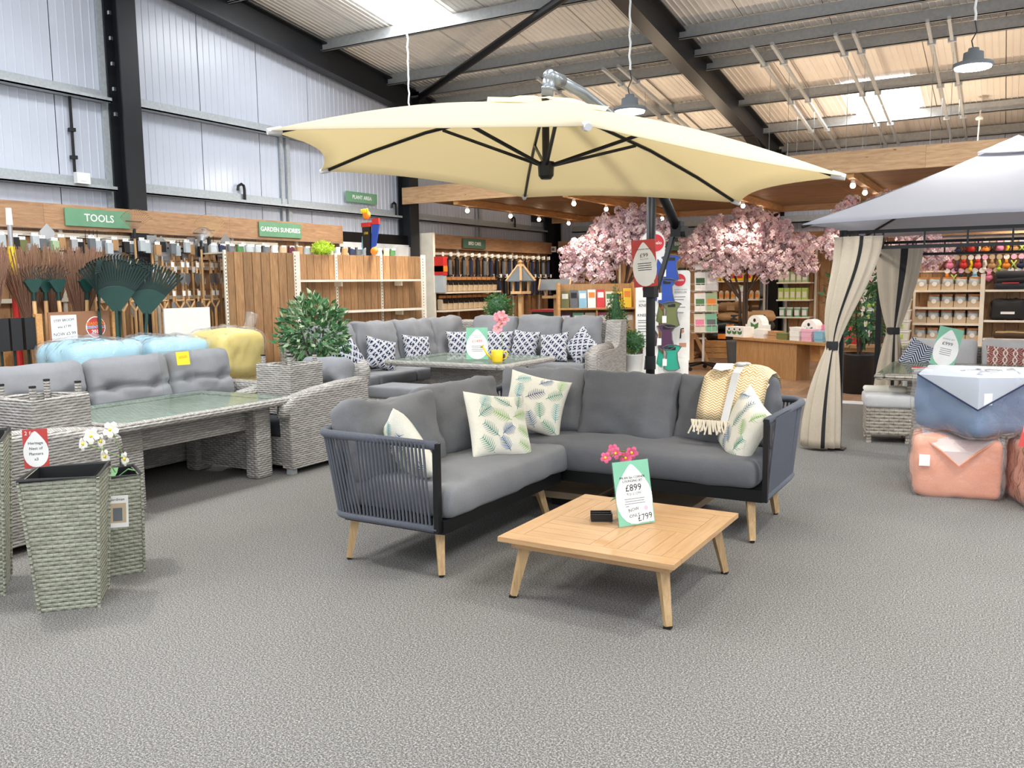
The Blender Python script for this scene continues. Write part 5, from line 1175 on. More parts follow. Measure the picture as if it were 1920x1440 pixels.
# ================================================================== topiary
def topiary(loc, kind, lab, potm):
    o = empty('topiary',loc,0,lab,'plant'); MB().lathe([(.10,0),(.12,.01),(.14,.24),(.15,.25),(.12,.25),(.11,.2)],14).build('pot',potm,o,True)
    if kind == 'ball': MB().cyl((0,0,.2),(0,0,1.1),.018,None,8).build('stem','bark',o); stuff(leaves(900,(.23,.23,.21),.04,3,('leaf_box','leaf_mid'),(0,0,1.2),hollow=.6).build('foliage',['leaf_box','leaf_mid'],o)); MB().ball((0,0,1.2),.17,10,8).build('inner_growth','leaf_dark',o,True)
    elif kind == 'cone':
        MB().cyl((0,0,.2),(0,0,1.0),.018,None,8).build('stem','bark',o); mb = leaves(1000,(.18,.18,.40),.045,6,('leaf_dark','leaf_box'),(0,0,1.12),hollow=.4)
        mb.fn(lambda p: Vector((p.x*(1.25-.9*(p.z-.72)/.8),p.y*(1.25-.9*(p.z-.72)/.8),p.z))); stuff(mb.build('foliage',['leaf_dark','leaf_box'],o)); MB().cyl((0,0,.78),(0,0,1.4),.12,.03,10).build('inner_growth','leaf_dark',o)
    else: stuff(leaves(700,(.16,.16,.17),.04,8,('leaf_box','leaf_mid'),(0,0,.42),hollow=.55).build('foliage',['leaf_box','leaf_mid'],o)); MB().ball((0,0,.42),.12,10,7).build('inner_growth','leaf_dark',o,True)
    return o
topiary((-6.86,11.55,0),'ball','round clipped topiary ball behind the corner sofa','slate'); topiary((-4.93,11.62,0),'cone','cone-shaped topiary in front of the book display','slate'); topiary((-4.66,11.62,.28),'low','small round topiary in a white pot beside the sofa arm','white_plastic')
o = tag(MB().box(-4.82,11.46,0,-4.5,11.78,.28).build('plant_plinth','white_plastic'),'white plinth under the small round topiary','plinth'); MB().box(-4.83,11.45,.24,-4.49,11.455,.27).build('edge_trim','white_card',o)
# ================================================================== book display
bk = empty('book_display',(-5.43,12.05,0),R(30),'pale wooden book display unit behind the corner sofa','bookcase')
for x_ in (-.6,.56): MB().box(x_,-.18,0,x_+.04,.22,1.56).build('side_panel','crate_wood',bk)
MB().box(-.56,.18,0,.56,.22,1.54).build('back_panel','desk_wood',bk); MB().box(-.02,-.14,.6,.0,.18,1.15).build('divider','crate_wood',bk)
for z_ in (1.18,.84,.5,.1): MB().box(-.56,-.17,z_-.025,.56,.18,z_).build('shelf','crate_wood',bk)
MB().box(.60,-.16,0,.95,.22,.9).build('side_locker','crate_wood',bk)
BM = T(-5.43,12.05,0)@Rz(R(30)); r = random.Random(3)
bc_ = [('olive','yellow-green'),('slate','grey'),('sky','pale blue'),('white_card','white'),('red_rich','red'),('cream_cloth','cream'),('yellow','yellow'),('yellow','bright yellow')]
for i,(m_,n_) in enumerate(bc_):
    o = empty('book',BM@Vector((-.48+i*.135,-.02,1.18)),R(30),'%s book facing out on the upper shelf, %s from the left'%(n_,names[i]),'book'); h_ = .24+.06*r.random(); MB().box(-.06,0,0,.06,.02,h_).xf(Matrix.Rotation(-.15,4,'X')).build('cover',m_,o); MB().box(-.045,-.003,h_*.55,.045,.0,h_*.85).xf(Matrix.Rotation(-.15,4,'X')).build('title_panel',['white_card','ink','white_card','orange','white_card','leaf_mid','red_rich','orange'][i],o)
for i,(m_,n_) in enumerate((('plum','purple'),('mint','mint'),('cream_cloth','cream'),('pink','pink'),('white_card','white'),('beige_pack','beige'))):
    o = empty('book',BM@Vector((-.47+i*.19,-.04,.84)),R(30),'%s book facing out on the lower shelf of the book display'%n_,'book'); MB().box(-.085,0,0,.085,.02,.27).xf(Matrix.Rotation(-.15,4,'X')).build('cover',m_,o); MB().box(-.06,-.003,.15,.06,.0,.23).xf(Matrix.Rotation(-.15,4,'X')).build('title_panel','white_card',o)
# ================================================================== blossom trees
def blossom(loc, blobs, seed, n, lab):
    o = empty('blossom_tree',loc,0,lab,'tree'); r = random.Random(seed); AX = Vector((.867,.498,0)); AY = Vector((-.498,.867,0))
    MB().lathe([(.2,0),(.24,.02),(.28,.5),(.29,.52),(.24,.52),(.23,.45)],16).build('tub','slate',o,True)
    for i, (bu, bv, bz, br) in enumerate(blobs):
        e = AX*bu+AY*bv+Vector((0,0,bz)); a = math.atan2(e.y,e.x); m0 = Vector((.04*math.cos(a),.04*math.sin(a),.45)); m1 = Vector((.06*math.cos(a),.06*math.sin(a),1.25+.1*(i%3))); m2 = m1.lerp(e,.5)+Vector((0,0,.05))
        b_ = MB().tube([m0,m1*.5+m0*.5,m1,m2,e],.035,6,.008).build('branch','bark',o); q = m2+Vector((r.uniform(-.3,.3),r.uniform(-.3,.3),.25)); MB().tube([m2,q],.014,5,.006).build('twig','bark',b_)
    cl = []
    tot = sum(b[3]**2 for b in blobs)
    for bu, bv, bz, br in blobs:
        for q in range(int(n*br*br/tot)):
            p = Vector((r.gauss(0,1),r.gauss(0,1),r.gauss(0,1))).normalized()*(r.random()**.4)
            c_ = AX*(bu+p.x*br*1.08)+AY*(bv+p.y*br)+Vector((0,0,bz+p.z*br*.85))
            if c_.z < 2.84: cl.append(c_)
    mb = MB()
    for c_ in cl:
        for f_ in range(8):
            d = Vector((r.gauss(0,1),r.gauss(0,1),r.gauss(0,1))).normalized(); mb.cur = 0 if r.random() < .55 else (1 if r.random() < .5 else 2)
            flower(mb, c_+d*.055, d, r.uniform(.034,.05), f_, 4)
    stuff(mb.build('blossoms',['blossom','blossom_deep','blossom_mauve'],o)); return o
blossom((-5.55,13.25,0),[(-.62,0,1.98,.36),(-.25,.1,2.12,.42),(.25,-.1,2.15,.40),(.2,0,2.52,.34),(-.15,.2,2.42,.30),(.5,0,1.85,.26),(-.78,0,1.72,.2),(.55,.1,2.4,.26),(-.35,-.2,1.7,.22)],1,640,'pink blossom tree left of the parasol mast'); blossom((-4.02,15.1,0),[(-.72,0,2.05,.34),(-.38,.1,2.36,.40),(.08,0,2.48,.40),(.48,.1,2.36,.40),(.85,0,2.10,.36),(0,-.1,2.02,.42),(-.92,0,2.18,.2),(.42,-.1,1.82,.32),(1.05,0,1.84,.22),(-.4,.0,1.78,.24)],2,900,'pink blossom tree right of the parasol mast, under the parasol corner')
blossom((-1.72,14.3,0),[(-.5,0,2.5,.32),(.1,0,2.6,.34),(-.35,0,2.0,.34),(.45,0,2.2,.36),(.8,.1,1.95,.3),(0,0,1.75,.3),(-.7,.1,2.1,.25)],3,520,'pink blossom tree behind the gazebo roof')
# ================================================================== kneeler display tower
kn = empty('kneeler_display',(-4.31,11.93,0),R(30),'white cardboard display tower of garden kneelers with red round logos','display')
def rboard(w, h, r, n=6):
    pts = []
    for cx_, cy_, a0 in ((w/2-r,h-r,0),(-w/2+r,h-r,90)):
        for i in range(n+1): a = R(a0+90*i/n); pts.append((cx_+r*math.cos(a),0,cy_+r*math.sin(a)))
    return pts+[(-w/2,0,0),(w/2,0,0)]
MB().box(-.36,-.05,0,.36,.45,.10).build('base','white_plastic',kn)
MB().prism(rboard(.34,.75,.17),(0,.012,0)).xf(T(-.13,.22,1.55)).build('header_board','white_card',kn)
lp = MB().prism(rboard(.33,1.50,.02),(0,.012,0)).xf(T(-.25,.0,.10)).build('left_panel','white_card',kn)
rp = MB().prism(rboard(.38,1.32,.05),(0,.012,0)).xf(T(.22,.20,.40)).build('right_panel','white_card',kn)
MB().box(-.36,.02,.1,.36,.2,.45).build('lower_body','white_card',kn)
F_ = lambda x, y, z: frame((x,y,z),(0,-1,0))
def logo(par, x, y, z, r_, s=1):
    d = put(MB().lathe([(r_,0),(r_,.003)],24).mesh('logo_disc','red_rich'),'logo_disc',par,M=F_(x,y,z)); text('kneelo',r_*.55,'white_card',d,T(0,0,.004),ext=.0003,bold=.0008)
logo(kn,-.10,.215,2.12,.125); logo(rp,.25,.196,1.58,.09); logo(lp,-.25,-.004,1.46,.07)
for s_, z_, h_ in (('ULTRA-CUSHION',1.28,.03),('KNEELER',1.22,.06),('+',1.15,.04),('KNEE PADS',1.08,.055)): text(s_,h_,'ink',lp,F_(-.25,-.003,z_),ext=.0003)
for s_, z_, h_ in (('ULTRA-CUSHION',1.44,.024),('KNEELER',1.40,.045)): text(s_,h_,'ink_grey',rp,F_(.27,.196,z_),ext=.0003)
mb = MB()
for i, z_ in enumerate((1.0,.97,.92,.88,.84,.78,.73,.69)): mb.box(-.38,-.003,z_,-.38+.2*(1-.3*(i%3)/2),-.001,z_+.012)
stuff(mb.build('fine_print','ink_grey',lp)); mb = MB()
for i, z_ in enumerate((1.33,1.29,1.22,1.18,1.1)): mb.box(.18,.196,z_,.18+.16*(1-.3*(i%3)/2),.199,z_+.01)
stuff(mb.build('fine_print','ink_grey',rp))
# printed people on the panels: simple flat figures
def figure(par, x, y, z, s, top, low):
    MB().prism([(x-.05*s,y,z),(x+.06*s,y,z),(x+.05*s,y,z+.16*s),(x-.045*s,y,z+.16*s)],(0,-.002,0)).build('printed_shirt',top,par); MB().lathe([(.032*s,0),(.032*s,.002)],12).xf(F_(x,y-.001,z+.20*s)).build('printed_face','skin_tone',par)
    MB().prism([(x-.045*s,y,z+.08*s),(x-.02*s,y,z+.08*s),(x-.015*s,y,z+.24*s),(x+.03*s,y,z+.24*s),(x+.02*s,y,z+.26*s),(x-.03*s,y,z+.25*s)],(0,-.004,0)).build('printed_hair','hair_dark',par); MB().prism([(x-.06*s,y,z-.07*s),(x+.07*s,y,z-.07*s),(x+.07*s,y,z),(x-.05*s,y,z)],(0,-.002,0)).build('printed_legs',low,par)
figure(lp,-.25,-.002,.22,.9,'white_plastic','ink'); figure(rp,.30,.198,.66,.85,'white_plastic','skin_tone')
MB().prism([(-.39,-.002,.44),(-.31,-.002,.44),(-.31,-.002,.62),(-.37,-.002,.62)],(0,-.002,0)).build('printed_sleeve','burgundy',lp); MB().prism([(-.25,-.002,.44),(-.16,-.002,.44),(-.17,-.002,.62),(-.27,-.002,.62)],(0,-.002,0)).build('printed_sleeve','burgundy',lp)
KM = T(-4.31,11.93,0)@Rz(R(30))
for i,(m_,n_,z_,x_) in enumerate((('blue_royal','royal blue kneeler at the top of the display tower',1.78,.08),('blue_royal','royal blue kneeler second from the top of the display tower',1.45,.02),('olive','olive green kneeler on the display tower',1.12,.09),('plum','plum kneeler on the display tower',.80,.02),('teal','teal kneeler at the bottom of the display tower',.50,.10))):
    o = empty('garden_kneeler',KM@Vector((x_,.0,z_)),R(30),n_,'kneeler')
    o.scale = (1.35,1.3,1.25)
    pts = [(-.10,0,.10),(-.055,0,.03),(-.06,0,-.05),(-.085,0,-.15),(-.04,0,-.175),(.04,0,-.175),(.085,0,-.15),(.06,0,-.05),(.055,0,.03),(.10,0,.10),(.04,0,.12),(-.04,0,.12)]
    MB().prism(pts,(0,-.05,0)).build('pad',m_,o); MB().box(-.04,-.052,.06,.04,.0,.095).build('hand_slot','black_plastic',o); MB().tube([(p[0],-.052,p[2]) for p in pts],.006,4,closed=True).build('piping','slate',o)
    MB().prism([(-.13,.0,.08),(-.08,.0,.0),(-.10,0,-.14),(-.16,0,-.1)],(0,.05,0)).build('side_pad',m_,o); MB().box(-.10,-.06,-.12,-.055,-.052,-.04).build('swing_label','white_card',o)
# ================================================================== card spinner
sn = empty('card_spinner',(-4.66,14.9,0),R(30),'white wire card spinner on black castors right of the kneeler tower','card rack')
MB().cyl((0,0,.12),(0,0,2.1),.022,None,10).build('pole','white_plastic',sn)
for i in range(5):
    a = i*2*math.pi/5; e = (.33*math.cos(a),.33*math.sin(a),.09); l_ = MB().bar((0,0,.13),e,.05,.04,.035,.03).build('foot','black_plastic',sn); MB().cyl((e[0],e[1]-.02,.035),(e[0],e[1]+.02,.035),.035,None,10).build('castor','black_rubber',l_)
for t_, z_ in enumerate((1.74,1.38,1.02,.66)):
    for s_ in (-1,1):
        mb = MB()
        for z2 in (0,.12): mb.tube([(-.2,s_*.10,z_+z2),(.2,s_*.10,z_+z2),(.2,s_*.20,z_+z2+.02),(-.2,s_*.20,z_+z2+.02)],.005,4,closed=True)
        for q in range(5): mb.tube([(-.2+q*.1,s_*.20,z_+.14),(-.2+q*.1,s_*.20,z_),(-.2+q*.1,s_*.10,z_)],.004,4)
        mb.build('wire_pocket','white_plastic',sn)
    MB().box(-.21,-.02,z_-.01,.21,.02,z_+.01).build('crossbar','white_plastic',sn)
SM = T(-4.66,14.9,0)@Rz(R(30)); k = 0
cc = [('white_card','white'),('tub_green','lime'),('white_plastic','off-white'),('beam_white','pale grey'),('white_card','bright white'),('leaf_pale','pale green'),('cream_cloth','cream'),('mint','mint')]
for t_, z_ in enumerate((1.755,1.395,1.035,.675)):
    for q in range(2):
        m_, n_ = cc[k]; o = empty('garden_card',SM@Vector((-.1+q*.2,-.165,z_)),R(30),'%s card in the wire spinner, %s pocket row from the top'%(n_,names[t_] if t_ else 'highest'),'card'); k += 1
        MB().box(-.098,-.01,0,.098,.0,.32).xf(Matrix.Rotation(-.12,4,'X')).build('card',m_,o); MB().box(-.075,-.013,.10,.075,-.01,.22).xf(Matrix.Rotation(-.12,4,'X')).build('picture',['leaf_mid','ink_grey','leaf_dark','white_card','leaf_mid','orange','pink','slate'][k-1],o)
# A-frame easel left of the spinner
o = empty('wooden_easel',(-4.95,15.1,0),R(25),'wooden A-frame foot behind the card spinner','easel')
for s_ in (-1,1): MB().bar((.0,0,.75),(.35*s_,-.15,0),.06,.05).build('leg','handle_wood',o)
MB().box(-.05,-.04,.1,.05,.03,1.9).build('upright','handle_wood',o)
# ================================================================== display desks with books
dk = empty('display_desk',(-3.97,14.53,0),R(-33),'wooden display desk with block legs carrying boxes and books','desk')
MB().box(0,0,0,1.36,.28,.58).build('block_leg','desk_wood',dk); MB().box(1.78,.05,0,2.5,.4,.58).build('block_leg','desk_wood',dk); MB().box(-.02,-.06,.58,2.6,.62,.62).build('desk_top','desk_wood',dk); MB().box(1.4,.25,.3,1.78,.28,.58).build('shelf_panel','crate_wood',dk)
DM = T(-3.97,14.53,0)@Rz(R(-33))
def ondesk(name, x, y, lab, cat, group=None): return empty(name,DM@Vector((x,y,.62)),R(-33),lab,cat,group)
def leafmark(par, x, y, z, s):
    MB().prism([(x,y,z),(x+.05*s,y,z+.02*s),(x+.055*s,y,z+.07*s),(x+.0*s,y,z+.045*s)],(0,-.002,0)).build('leaf_mark','leaf_mid',par); MB().prism([(x,y,z),(x-.05*s,y,z+.02*s),(x-.055*s,y,z+.07*s),(x,y,z+.045*s)],(0,-.002,0)).build('leaf_mark','leaf_mid',par); MB().lathe([(.018*s,0),(.018*s,.002)],10).xf(F_(x,y,z+.09*s)).build('dot_mark','ink',par)
o = ondesk('leaf_logo_box',-.28+.3,-.02,'white counter box with three green leaf logos at the left end of the desk','box'); b = MB().box(-.24,-.03,0,.2,.2,.17).build('box_body','white_card',o)
for q in range(3): leafmark(b,-.15+q*.13,-.032,.04,1.0)
o = ondesk('arched_card_box',.10,.30,'white arched counter box with leaf logo behind the three-logo box','box'); b = MB().prism([(-.22,0,0),(.22,0,0),(.22,0,.2)]+[(.18*math.cos(R(a)),0,.2+.16*math.sin(R(a))) for a in range(0,181,20)]+[(-.22,0,.2)],(0,.15,0)).build('box_body','white_card',o); leafmark(b,0,-.002,.12,1.7)
o = ondesk('arched_card_box',1.35,.25,'white arched counter box with leaf logo on the right half of the desk','box'); b = MB().prism([(-.2,0,0),(.2,0,0),(.2,0,.18)]+[(.16*math.cos(R(a)),0,.18+.15*math.sin(R(a))) for a in range(0,181,20)]+[(-.2,0,.18)],(0,.15,0)).build('box_body','white_card',o); leafmark(b,0,-.002,.11,1.5)
stk = [(.50,.02,'white_card',7,.22,'white magazines fanned on the desk'),(.78,.05,'kraft',6,.2,'brown leaflets in a stack on the desk'),(1.0,.04,'olive',5,.22,'green leaflets in a stack on the desk'),(1.28,.02,'white_card',10,.2,'white books stacked at the desk front'),(1.52,.03,'pink_pale',9,.2,'pale pink books stacked at the desk front'),(1.74,.05,'sky',8,.17,'blue books stacked at the desk front'),(1.66,.30,'pink',12,.2,'bright pink books in a tall stack'),(1.90,.30,'red_rich',11,.18,'red books in a tall stack'),(.62,.32,'lime',3,.2,'lime green booklets on the desk'),(.85,.36,'sky',4,.2,'pale blue booklets on the desk'),(1.05,.36,'navy',3,.22,'dark blue booklets on the desk'),(2.05,.08,'white_card',9,.2,'white books near the right end of the desk'),(2.28,.12,'red_rich',6,.2,'red books near the right end of the desk')]
r = random.Random(8)
for x_, y_, m_, n_, w_, l_ in stk:
    o = ondesk('book_stack',x_,y_,l_,'books')
    for q in range(n_): MB().cb((r.uniform(-.006,.006),.08+r.uniform(-.006,.006),.0105+q*.021),(w_,.16,.0195)).build('book',m_,o)
for q in range(7):
    o = ondesk('upright_book',2.22+q*.045,.36,'slim %s book standing near the right end of the desk'%['white','black','blue','black','white','grey','black'][q]+', %s in the row'%ORD[q],'book','upright books on the desk'); MB().box(-.018,0,0,.018,.16,.24).build('cover',['white_card','ink','blue_royal','ink','white_card','slate','ink'][q],o); MB().box(-.012,-.002,.15,.012,0,.2).build('spine_label','white_card',o)
# ================================================================== compost sacks on a timber stand
ck = empty('sack_stand',(-4.25,15.75,0),R(15),'low slatted wooden stand under the compost sacks','stand')
for z_ in (.22,.32,.42): MB().box(-.62,-.32,z_-.045,.62,-.29,z_+.045).build('slat','crate_wood',ck)
for x_ in (-.58,.58): MB().box(x_-.04,-.28,0,x_+.04,.3,.46).build('end_leg','crate_wood',ck)
MB().box(-.6,-.28,.46,.6,.3,.49).build('deck','crate_wood',ck)
CM = T(-4.25,15.75,0)@Rz(R(15))
for i,(x_,y_,z_,m_,b_,l_) in enumerate(((-.3,-.02,.49,'charcoal_bag','orange','black compost sack with orange band lowest at the left of the pile'),(.3,0,.49,'charcoal_bag','orange','black compost sack with orange band lowest at the right of the pile'),(-.2,.02,.66,'charcoal_bag','orange','black compost sack second from below in the pile'),(.32,.02,.66,'charcoal_bag','orange','glossy black sack at the right of the pile'),(-.1,.02,.83,'kraft','charcoal_bag','brown and black sack high in the pile'),(.34,.03,.83,'kraft','charcoal_bag','brown sack at the upper right of the pile'),(-.15,.04,1.0,'kraft_dark','kraft','brown sack on top of the pile'))):
    o = empty('compost_sack',CM@Vector((x_,y_,z_)),R(15)+.1*((i%3)-1),l_,'sack'); cush(.55,.42,.16,r=.07,crown=.02,n=5,wr=.025,seed=i,freq=6).xf(T(0,0,.08)).build('sack_body',m_,o,True); MB().box(-.06,-.215,.03,.08,-.205,.12).build('printed_band',b_,o)
o = empty('price_sign',CM@Vector((.02,.0,1.17)),R(20),'tall pale mint price card standing on the compost sacks','price sign'); price_card(o,frame((0,0,.15),(0,-1,.2),(.15,0,1)),.18,.32,'leaf_pale',[('£4.99',.12,.1,'ink'),('3 for £12',.08,-.05,'ink_grey')])
# ================================================================== back wall bays
bw = empty('back_shelving',(-5.0,17.45,0),0,'long brown boarded shelving along the back wall with header boards','shelving')
plx = MB().box(-.091,-.012,0,.091,.012,2.2).mesh('back_board','wood_board_v')
for i in range(38):
    if not .72 < -3.6+i*.19 < 1.16: put(plx,'back_board',bw,(-3.6+i*.19,0,0))
for a, b in ((-3.75,-1.2),(-1.198,.72),(1.22,3.6)): MB().box(a,-.1,2.20,b,-.06,2.48).build('header_board','wood_board_x',bw)
for x_ in (-3.4,-2.3,-1.3,-.25,.78,1.2,1.75,2.75): MB().box(x_-.02,-.05,0,x_+.02,-.012,2.2).build('upright','shelf_cream',bw)
for z_ in (1.85,1.52,1.19,.86,.5): MB().box(1.1,-.42,z_-.025,1.72,-.02,z_).build('shelf','shelf_cream',bw)
for z_ in (1.56,1.2,.85,.5): MB().box(-.22,-.42,z_-.025,.76,-.02,z_).build('shelf','shelf_cream',bw)
for z_ in (1.62,1.28,.86,.42): MB().box(-1.28,-.42,z_-.025,-.28,-.02,z_).build('shelf','shelf_cream',bw)
def goods(pr, x0, y, z, n, dx, lab, cat, grp, sc=1):
    for i in range(n):
        o = pr if pr.get('fresh') else dup(pr); pr.pop('fresh',None) if 'fresh' in pr else None
        if 'fresh' in o: del o['fresh']
        o.location = (x0+i*dx,y,z); tag(o,lab+', %s from the left'%ORD[i],cat,grp)
def proto(name, *parts):
    o = empty(name); o['fresh'] = 1
    for nm, mb, mt in parts: mb.build(nm,mt,o)
    return o
goods(proto('feed_carton',('box',MB().box(-.05,-.08,0,.05,.06,.20),'leaf_pale'),('label',MB().box(-.035,-.083,.04,.035,-.08,.15),'cream_cloth'),('flap',MB().box(-.05,-.08,.2,.05,.06,.206),'leaf_mid')),-3.82,17.12,1.52,5,.11,'pale green carton on the third shelf right of the column','carton','pale green cartons, third shelf')
goods(proto('feed_carton',('box',MB().box(-.05,-.08,0,.05,.06,.22),'tub_green'),('label',MB().box(-.035,-.083,.04,.035,-.08,.15),'cream_cloth'),('flap',MB().box(-.05,-.08,.22,.05,.06,.226),'leaf_mid')),-3.82,17.12,1.19,5,.11,'green carton on the fourth shelf right of the column','carton','green cartons, fourth shelf')
goods(proto('spray_bottle',('body',MB().lathe([(.04,0),(.045,.01),(.045,.14),(.02,.18),(.018,.21)],10),'teal'),('cap',MB().cyl((0,0,.2),(0,0,.23),.022,None,8),'white_plastic'),('label',MB().box(-.03,-.048,.04,.03,-.044,.12),'leaf_pale')),-3.82,17.12,1.85,5,.11,'teal bottle on the second shelf right of the column','bottle','teal bottles on the shelf')
goods(proto('feed_tub',('tub',MB().lathe([(.05,0),(.06,.16)],10),'mint'),('lid',MB().lathe([(.064,.16),(.064,.18)],10),'white_plastic'),('label',MB().box(-.04,-.062,.03,.04,-.056,.13),'white_card')),-3.8,17.12,.86,4,.14,'mint lidded tub on a low shelf right of the column','tub','mint tubs on the shelf')
goods(proto('feed_bottle',('body',MB().lathe([(.045,0),(.045,.13),(.02,.17)],10),'beige_pack'),('cap',MB().cyl((0,0,.17),(0,0,.2),.02,None,8),'burgundy'),('label',MB().box(-.03,-.048,.04,.03,-.044,.1),'orange')),-5.12,17.12,1.2,8,.12,'amber jar with dark cap on the middle back shelf','jar','amber jars on the back shelf')
goods(proto('yellow_pack',('bag',cush(.14,.1,.2,r=.03,n=2,wr=.006).xf(T(0,0,.1)),'yellow'),('label',MB().box(-.05,-.056,.05,.05,-.05,.13),'red_rich'),('seal',MB().box(-.06,-.01,.19,.06,.01,.23),'orange')),-5.1,17.12,1.56,6,.16,'yellow and red packet under the second blossom tree','packet','yellow packets on the back shelf')
goods(proto('dark_pack',('bag',cush(.16,.1,.2,r=.03,n=2,wr=.006).xf(T(0,0,.1)),'brown_dark'),('label',MB().box(-.05,-.056,.05,.05,-.05,.13),'beige_pack'),('seal',MB().box(-.06,-.01,.19,.06,.01,.23),'kraft')),-5.08,17.12,.85,5,.19,'dark brown packet on the lower back shelf','packet','brown packets on the back shelf')
goods(proto('amber_pack',('bag',cush(.16,.1,.2,r=.03,n=2,wr=.006).xf(T(0,0,.1)),'kraft'),('label',MB().box(-.05,-.056,.05,.05,-.05,.13),'orange'),('seal',MB().box(-.06,-.01,.19,.06,.01,.23),'kraft_dark')),-6.2,17.12,1.28,5,.19,'amber packet on the shelf behind the kneeler tower','packet','amber packets behind the tower')
goods(proto('black_pack',('bag',cush(.16,.1,.22,r=.03,n=2,wr=.006).xf(T(0,0,.11)),'black_plastic'),('label',MB().box(-.05,-.056,.05,.05,-.05,.13),'white_card'),('seal',MB().box(-.06,-.01,.2,.06,.01,.24),'slate')),-6.2,17.12,1.62,5,.19,'black packet on the upper shelf behind the kneeler tower','packet','black packets behind the tower')
lg = empty('log_bundle'); r = random.Random(4)
for q in range(14):
    a = (q%5)*.07-.14+.03*((q//5)%2); MB().cyl((a,-.16,.04+(q//5)*.065),(a+r.uniform(-.01,.01),.14,.04+(q//5)*.065),.033,None,7).build('log','kraft_dark' if q%2 else 'kraft',lg)
k = 0
for z_ in (.86,.42,0):
    for x_ in (-6.05,-5.66):
        o = lg if k == 0 else dup(lg); o.location = (x_,17.15,z_); k += 1; tag(o,'%s bundle of brown logs on the %s shelf behind the kneeler tower'%('left' if x_ < -5.8 else 'right',['upper','middle','floor-level'][(k-1)//2]),'logs','log bundles')
# ================================================================== pet bay at the right
pb = empty('pet_shelving',(-.6,16.75,0),0,'cream pet goods shelving against brown boards right of the gazebo curtain','shelving')
for i in range(22): put(plx,'back_board',pb,(-1.25+i*.19,.0,0))
MB().box(-1.3,-.1,2.28,3.0,-.05,2.70).build('header_board','wood_board_x',pb)
for x_ in (-.85,.2): MB().box(x_-.02,-.04,0,x_+.02,-.012,2.25).build('upright','shelf_cream',pb)
MB().box(.17,-.42,0,.235,-.02,1.62).build('end_panel','shelf_cream',pb); MB().box(-.86,-.42,0,-.82,-.02,.4).build('end_panel','shelf_cream',pb)
for z_ in (1.36,1.07,.80,.50): MB().box(-.83,-.42,z_-.035,.17,-.02,z_).build('shelf','shelf_cream',pb)
for z_ in (1.36,.86,.56): MB().box(.24,-.42,z_-.035,1.4,-.02,z_).build('shelf','shelf_cream',pb)
for z_ in (2.22,1.95,1.66): MB().box(-.8,-.03,z_,1.6,-.012,z_+.03).build('hook_rail','shelf_cream',pb)
def treat():
    o = empty('treat_tray'); MB().box(-.095,-.1,0,.095,.1,.10).build('card_tray','beige_pack',o); cush(.17,.17,.14,r=.05,n=3,wr=.012,seed=2,freq=9).xf(T(0,0,.13)).build('clear_bag','pack_clear',o,True); MB().lathe([(.04,0),(.04,.004)],14).xf(F_(0,-.105,.10)).build('round_label','white_card',o); MB().box(-.08,-.05,.185,.08,.0,.215).build('copper_header','copper',o); return o
tr = treat(); k = 0
for z_, n_, l_, off in ((1.36,5,'top',0),(1.07,4,'second',.2),(.80,5,'third',0)):
    for i in range(n_):
        o = tr if k == 0 else dup(tr); k += 1; o.location = (-1.32+off+i*.2,16.5,z_); tag(o,'clear bag of pet treats on the %s cream shelf, %s from the left'%(l_,ORD[i]),'pet treats','pet treats on the %s shelf'%l_)
for i in range(5): 
    o = dup(tr); o.location = (-1.32+i*.2,16.5,.5); tag(o,'clear bag of pet treats on the lowest cream shelf, %s from the left'%ORD[i],'pet treats','pet treats on the lowest shelf')
tm = [('red_rich','red'),('lime','lime green'),('navy','navy'),('burgundy','burgundy'),('red','scarlet'),('cream_cloth','cream'),('orange','orange'),('black_plastic','black'),('pink','pink'),('yellow','yellow'),('kraft','brown'),('tub_green','pale green'),('sky','pale blue'),('plum','plum')]
toys = []
for i,(m_,n_) in enumerate(tm):
    o = empty('pet_toy'); MB().lathe([(.045,0),(.045,.004)],12).xf(F_(0,0,.0)).build('header_disc',['white_card','beige_pack','pink_pale'][i%3],o)
    k = i%4; mb = MB()
    if k == 0: mb.ball((0,0,-.13),.06,8,6).ball((0,-.02,-.06),.035,8,5)
    elif k == 1: mb.tube([(0,0,-.05),(.02,0,-.12),(-.02,0,-.2)],.022,6).ball((0,0,-.2),.035,8,5)
    elif k == 2: mb.ball((0,0,-.15),.05,8,6,(1.3,.8,1)).cyl((0,0,-.04),(0,0,-.12),.02,.03,8)
    else: mb.tube([(-.04,0,-.06),(.045,0,-.20)],.014,6).tube([(.04,0,-.06),(-.045,0,-.20)],.014,6)
    mb.build('toy_body',m_,o,True); mb2 = MB().cyl((0,.0,.0),(0,.10,.01),.003,None,4).build('hook','chrome',o); toys.append(o)
k = 0
for z_, x0, n_ in ((2.17,-1.02,15),(1.90,-1.02,15),(1.68,-.95,12)):
    for i in range(n_):
        t_ = (i*5+k//15*3)%14; o = toys[k] if k < 14 else dup(toys[t_]); t_ = k if k < 14 else t_
        o.location = (x0+i*.105,16.64,z_); k += 1; tag(o,'%s pet toy in the %s hook row, %s from the left'%(tm[t_][1],'upper' if z_ > 2 else ('middle' if z_ > 1.8 else 'lower'),ORD[i]),'pet toy','pet toys on hooks')
db = empty('dog_bed',(.0,16.5,1.36),0,'stack of dark padded dog beds at the right of the pet bay','dog bed')
for q,(m_,z_) in enumerate((('cushion_dark',.06),('black_rubber',.15),('cushion_dark',.24))): cush(.46,.36,.10,r=.045,crown=.02,n=4,wr=.01,seed=q).xf(T(0,0,z_)).build('pad',m_,db,True)
MB().box(-.12,-.19,.10,.12,-.183,.115).build('red_trim','red_rich',db)
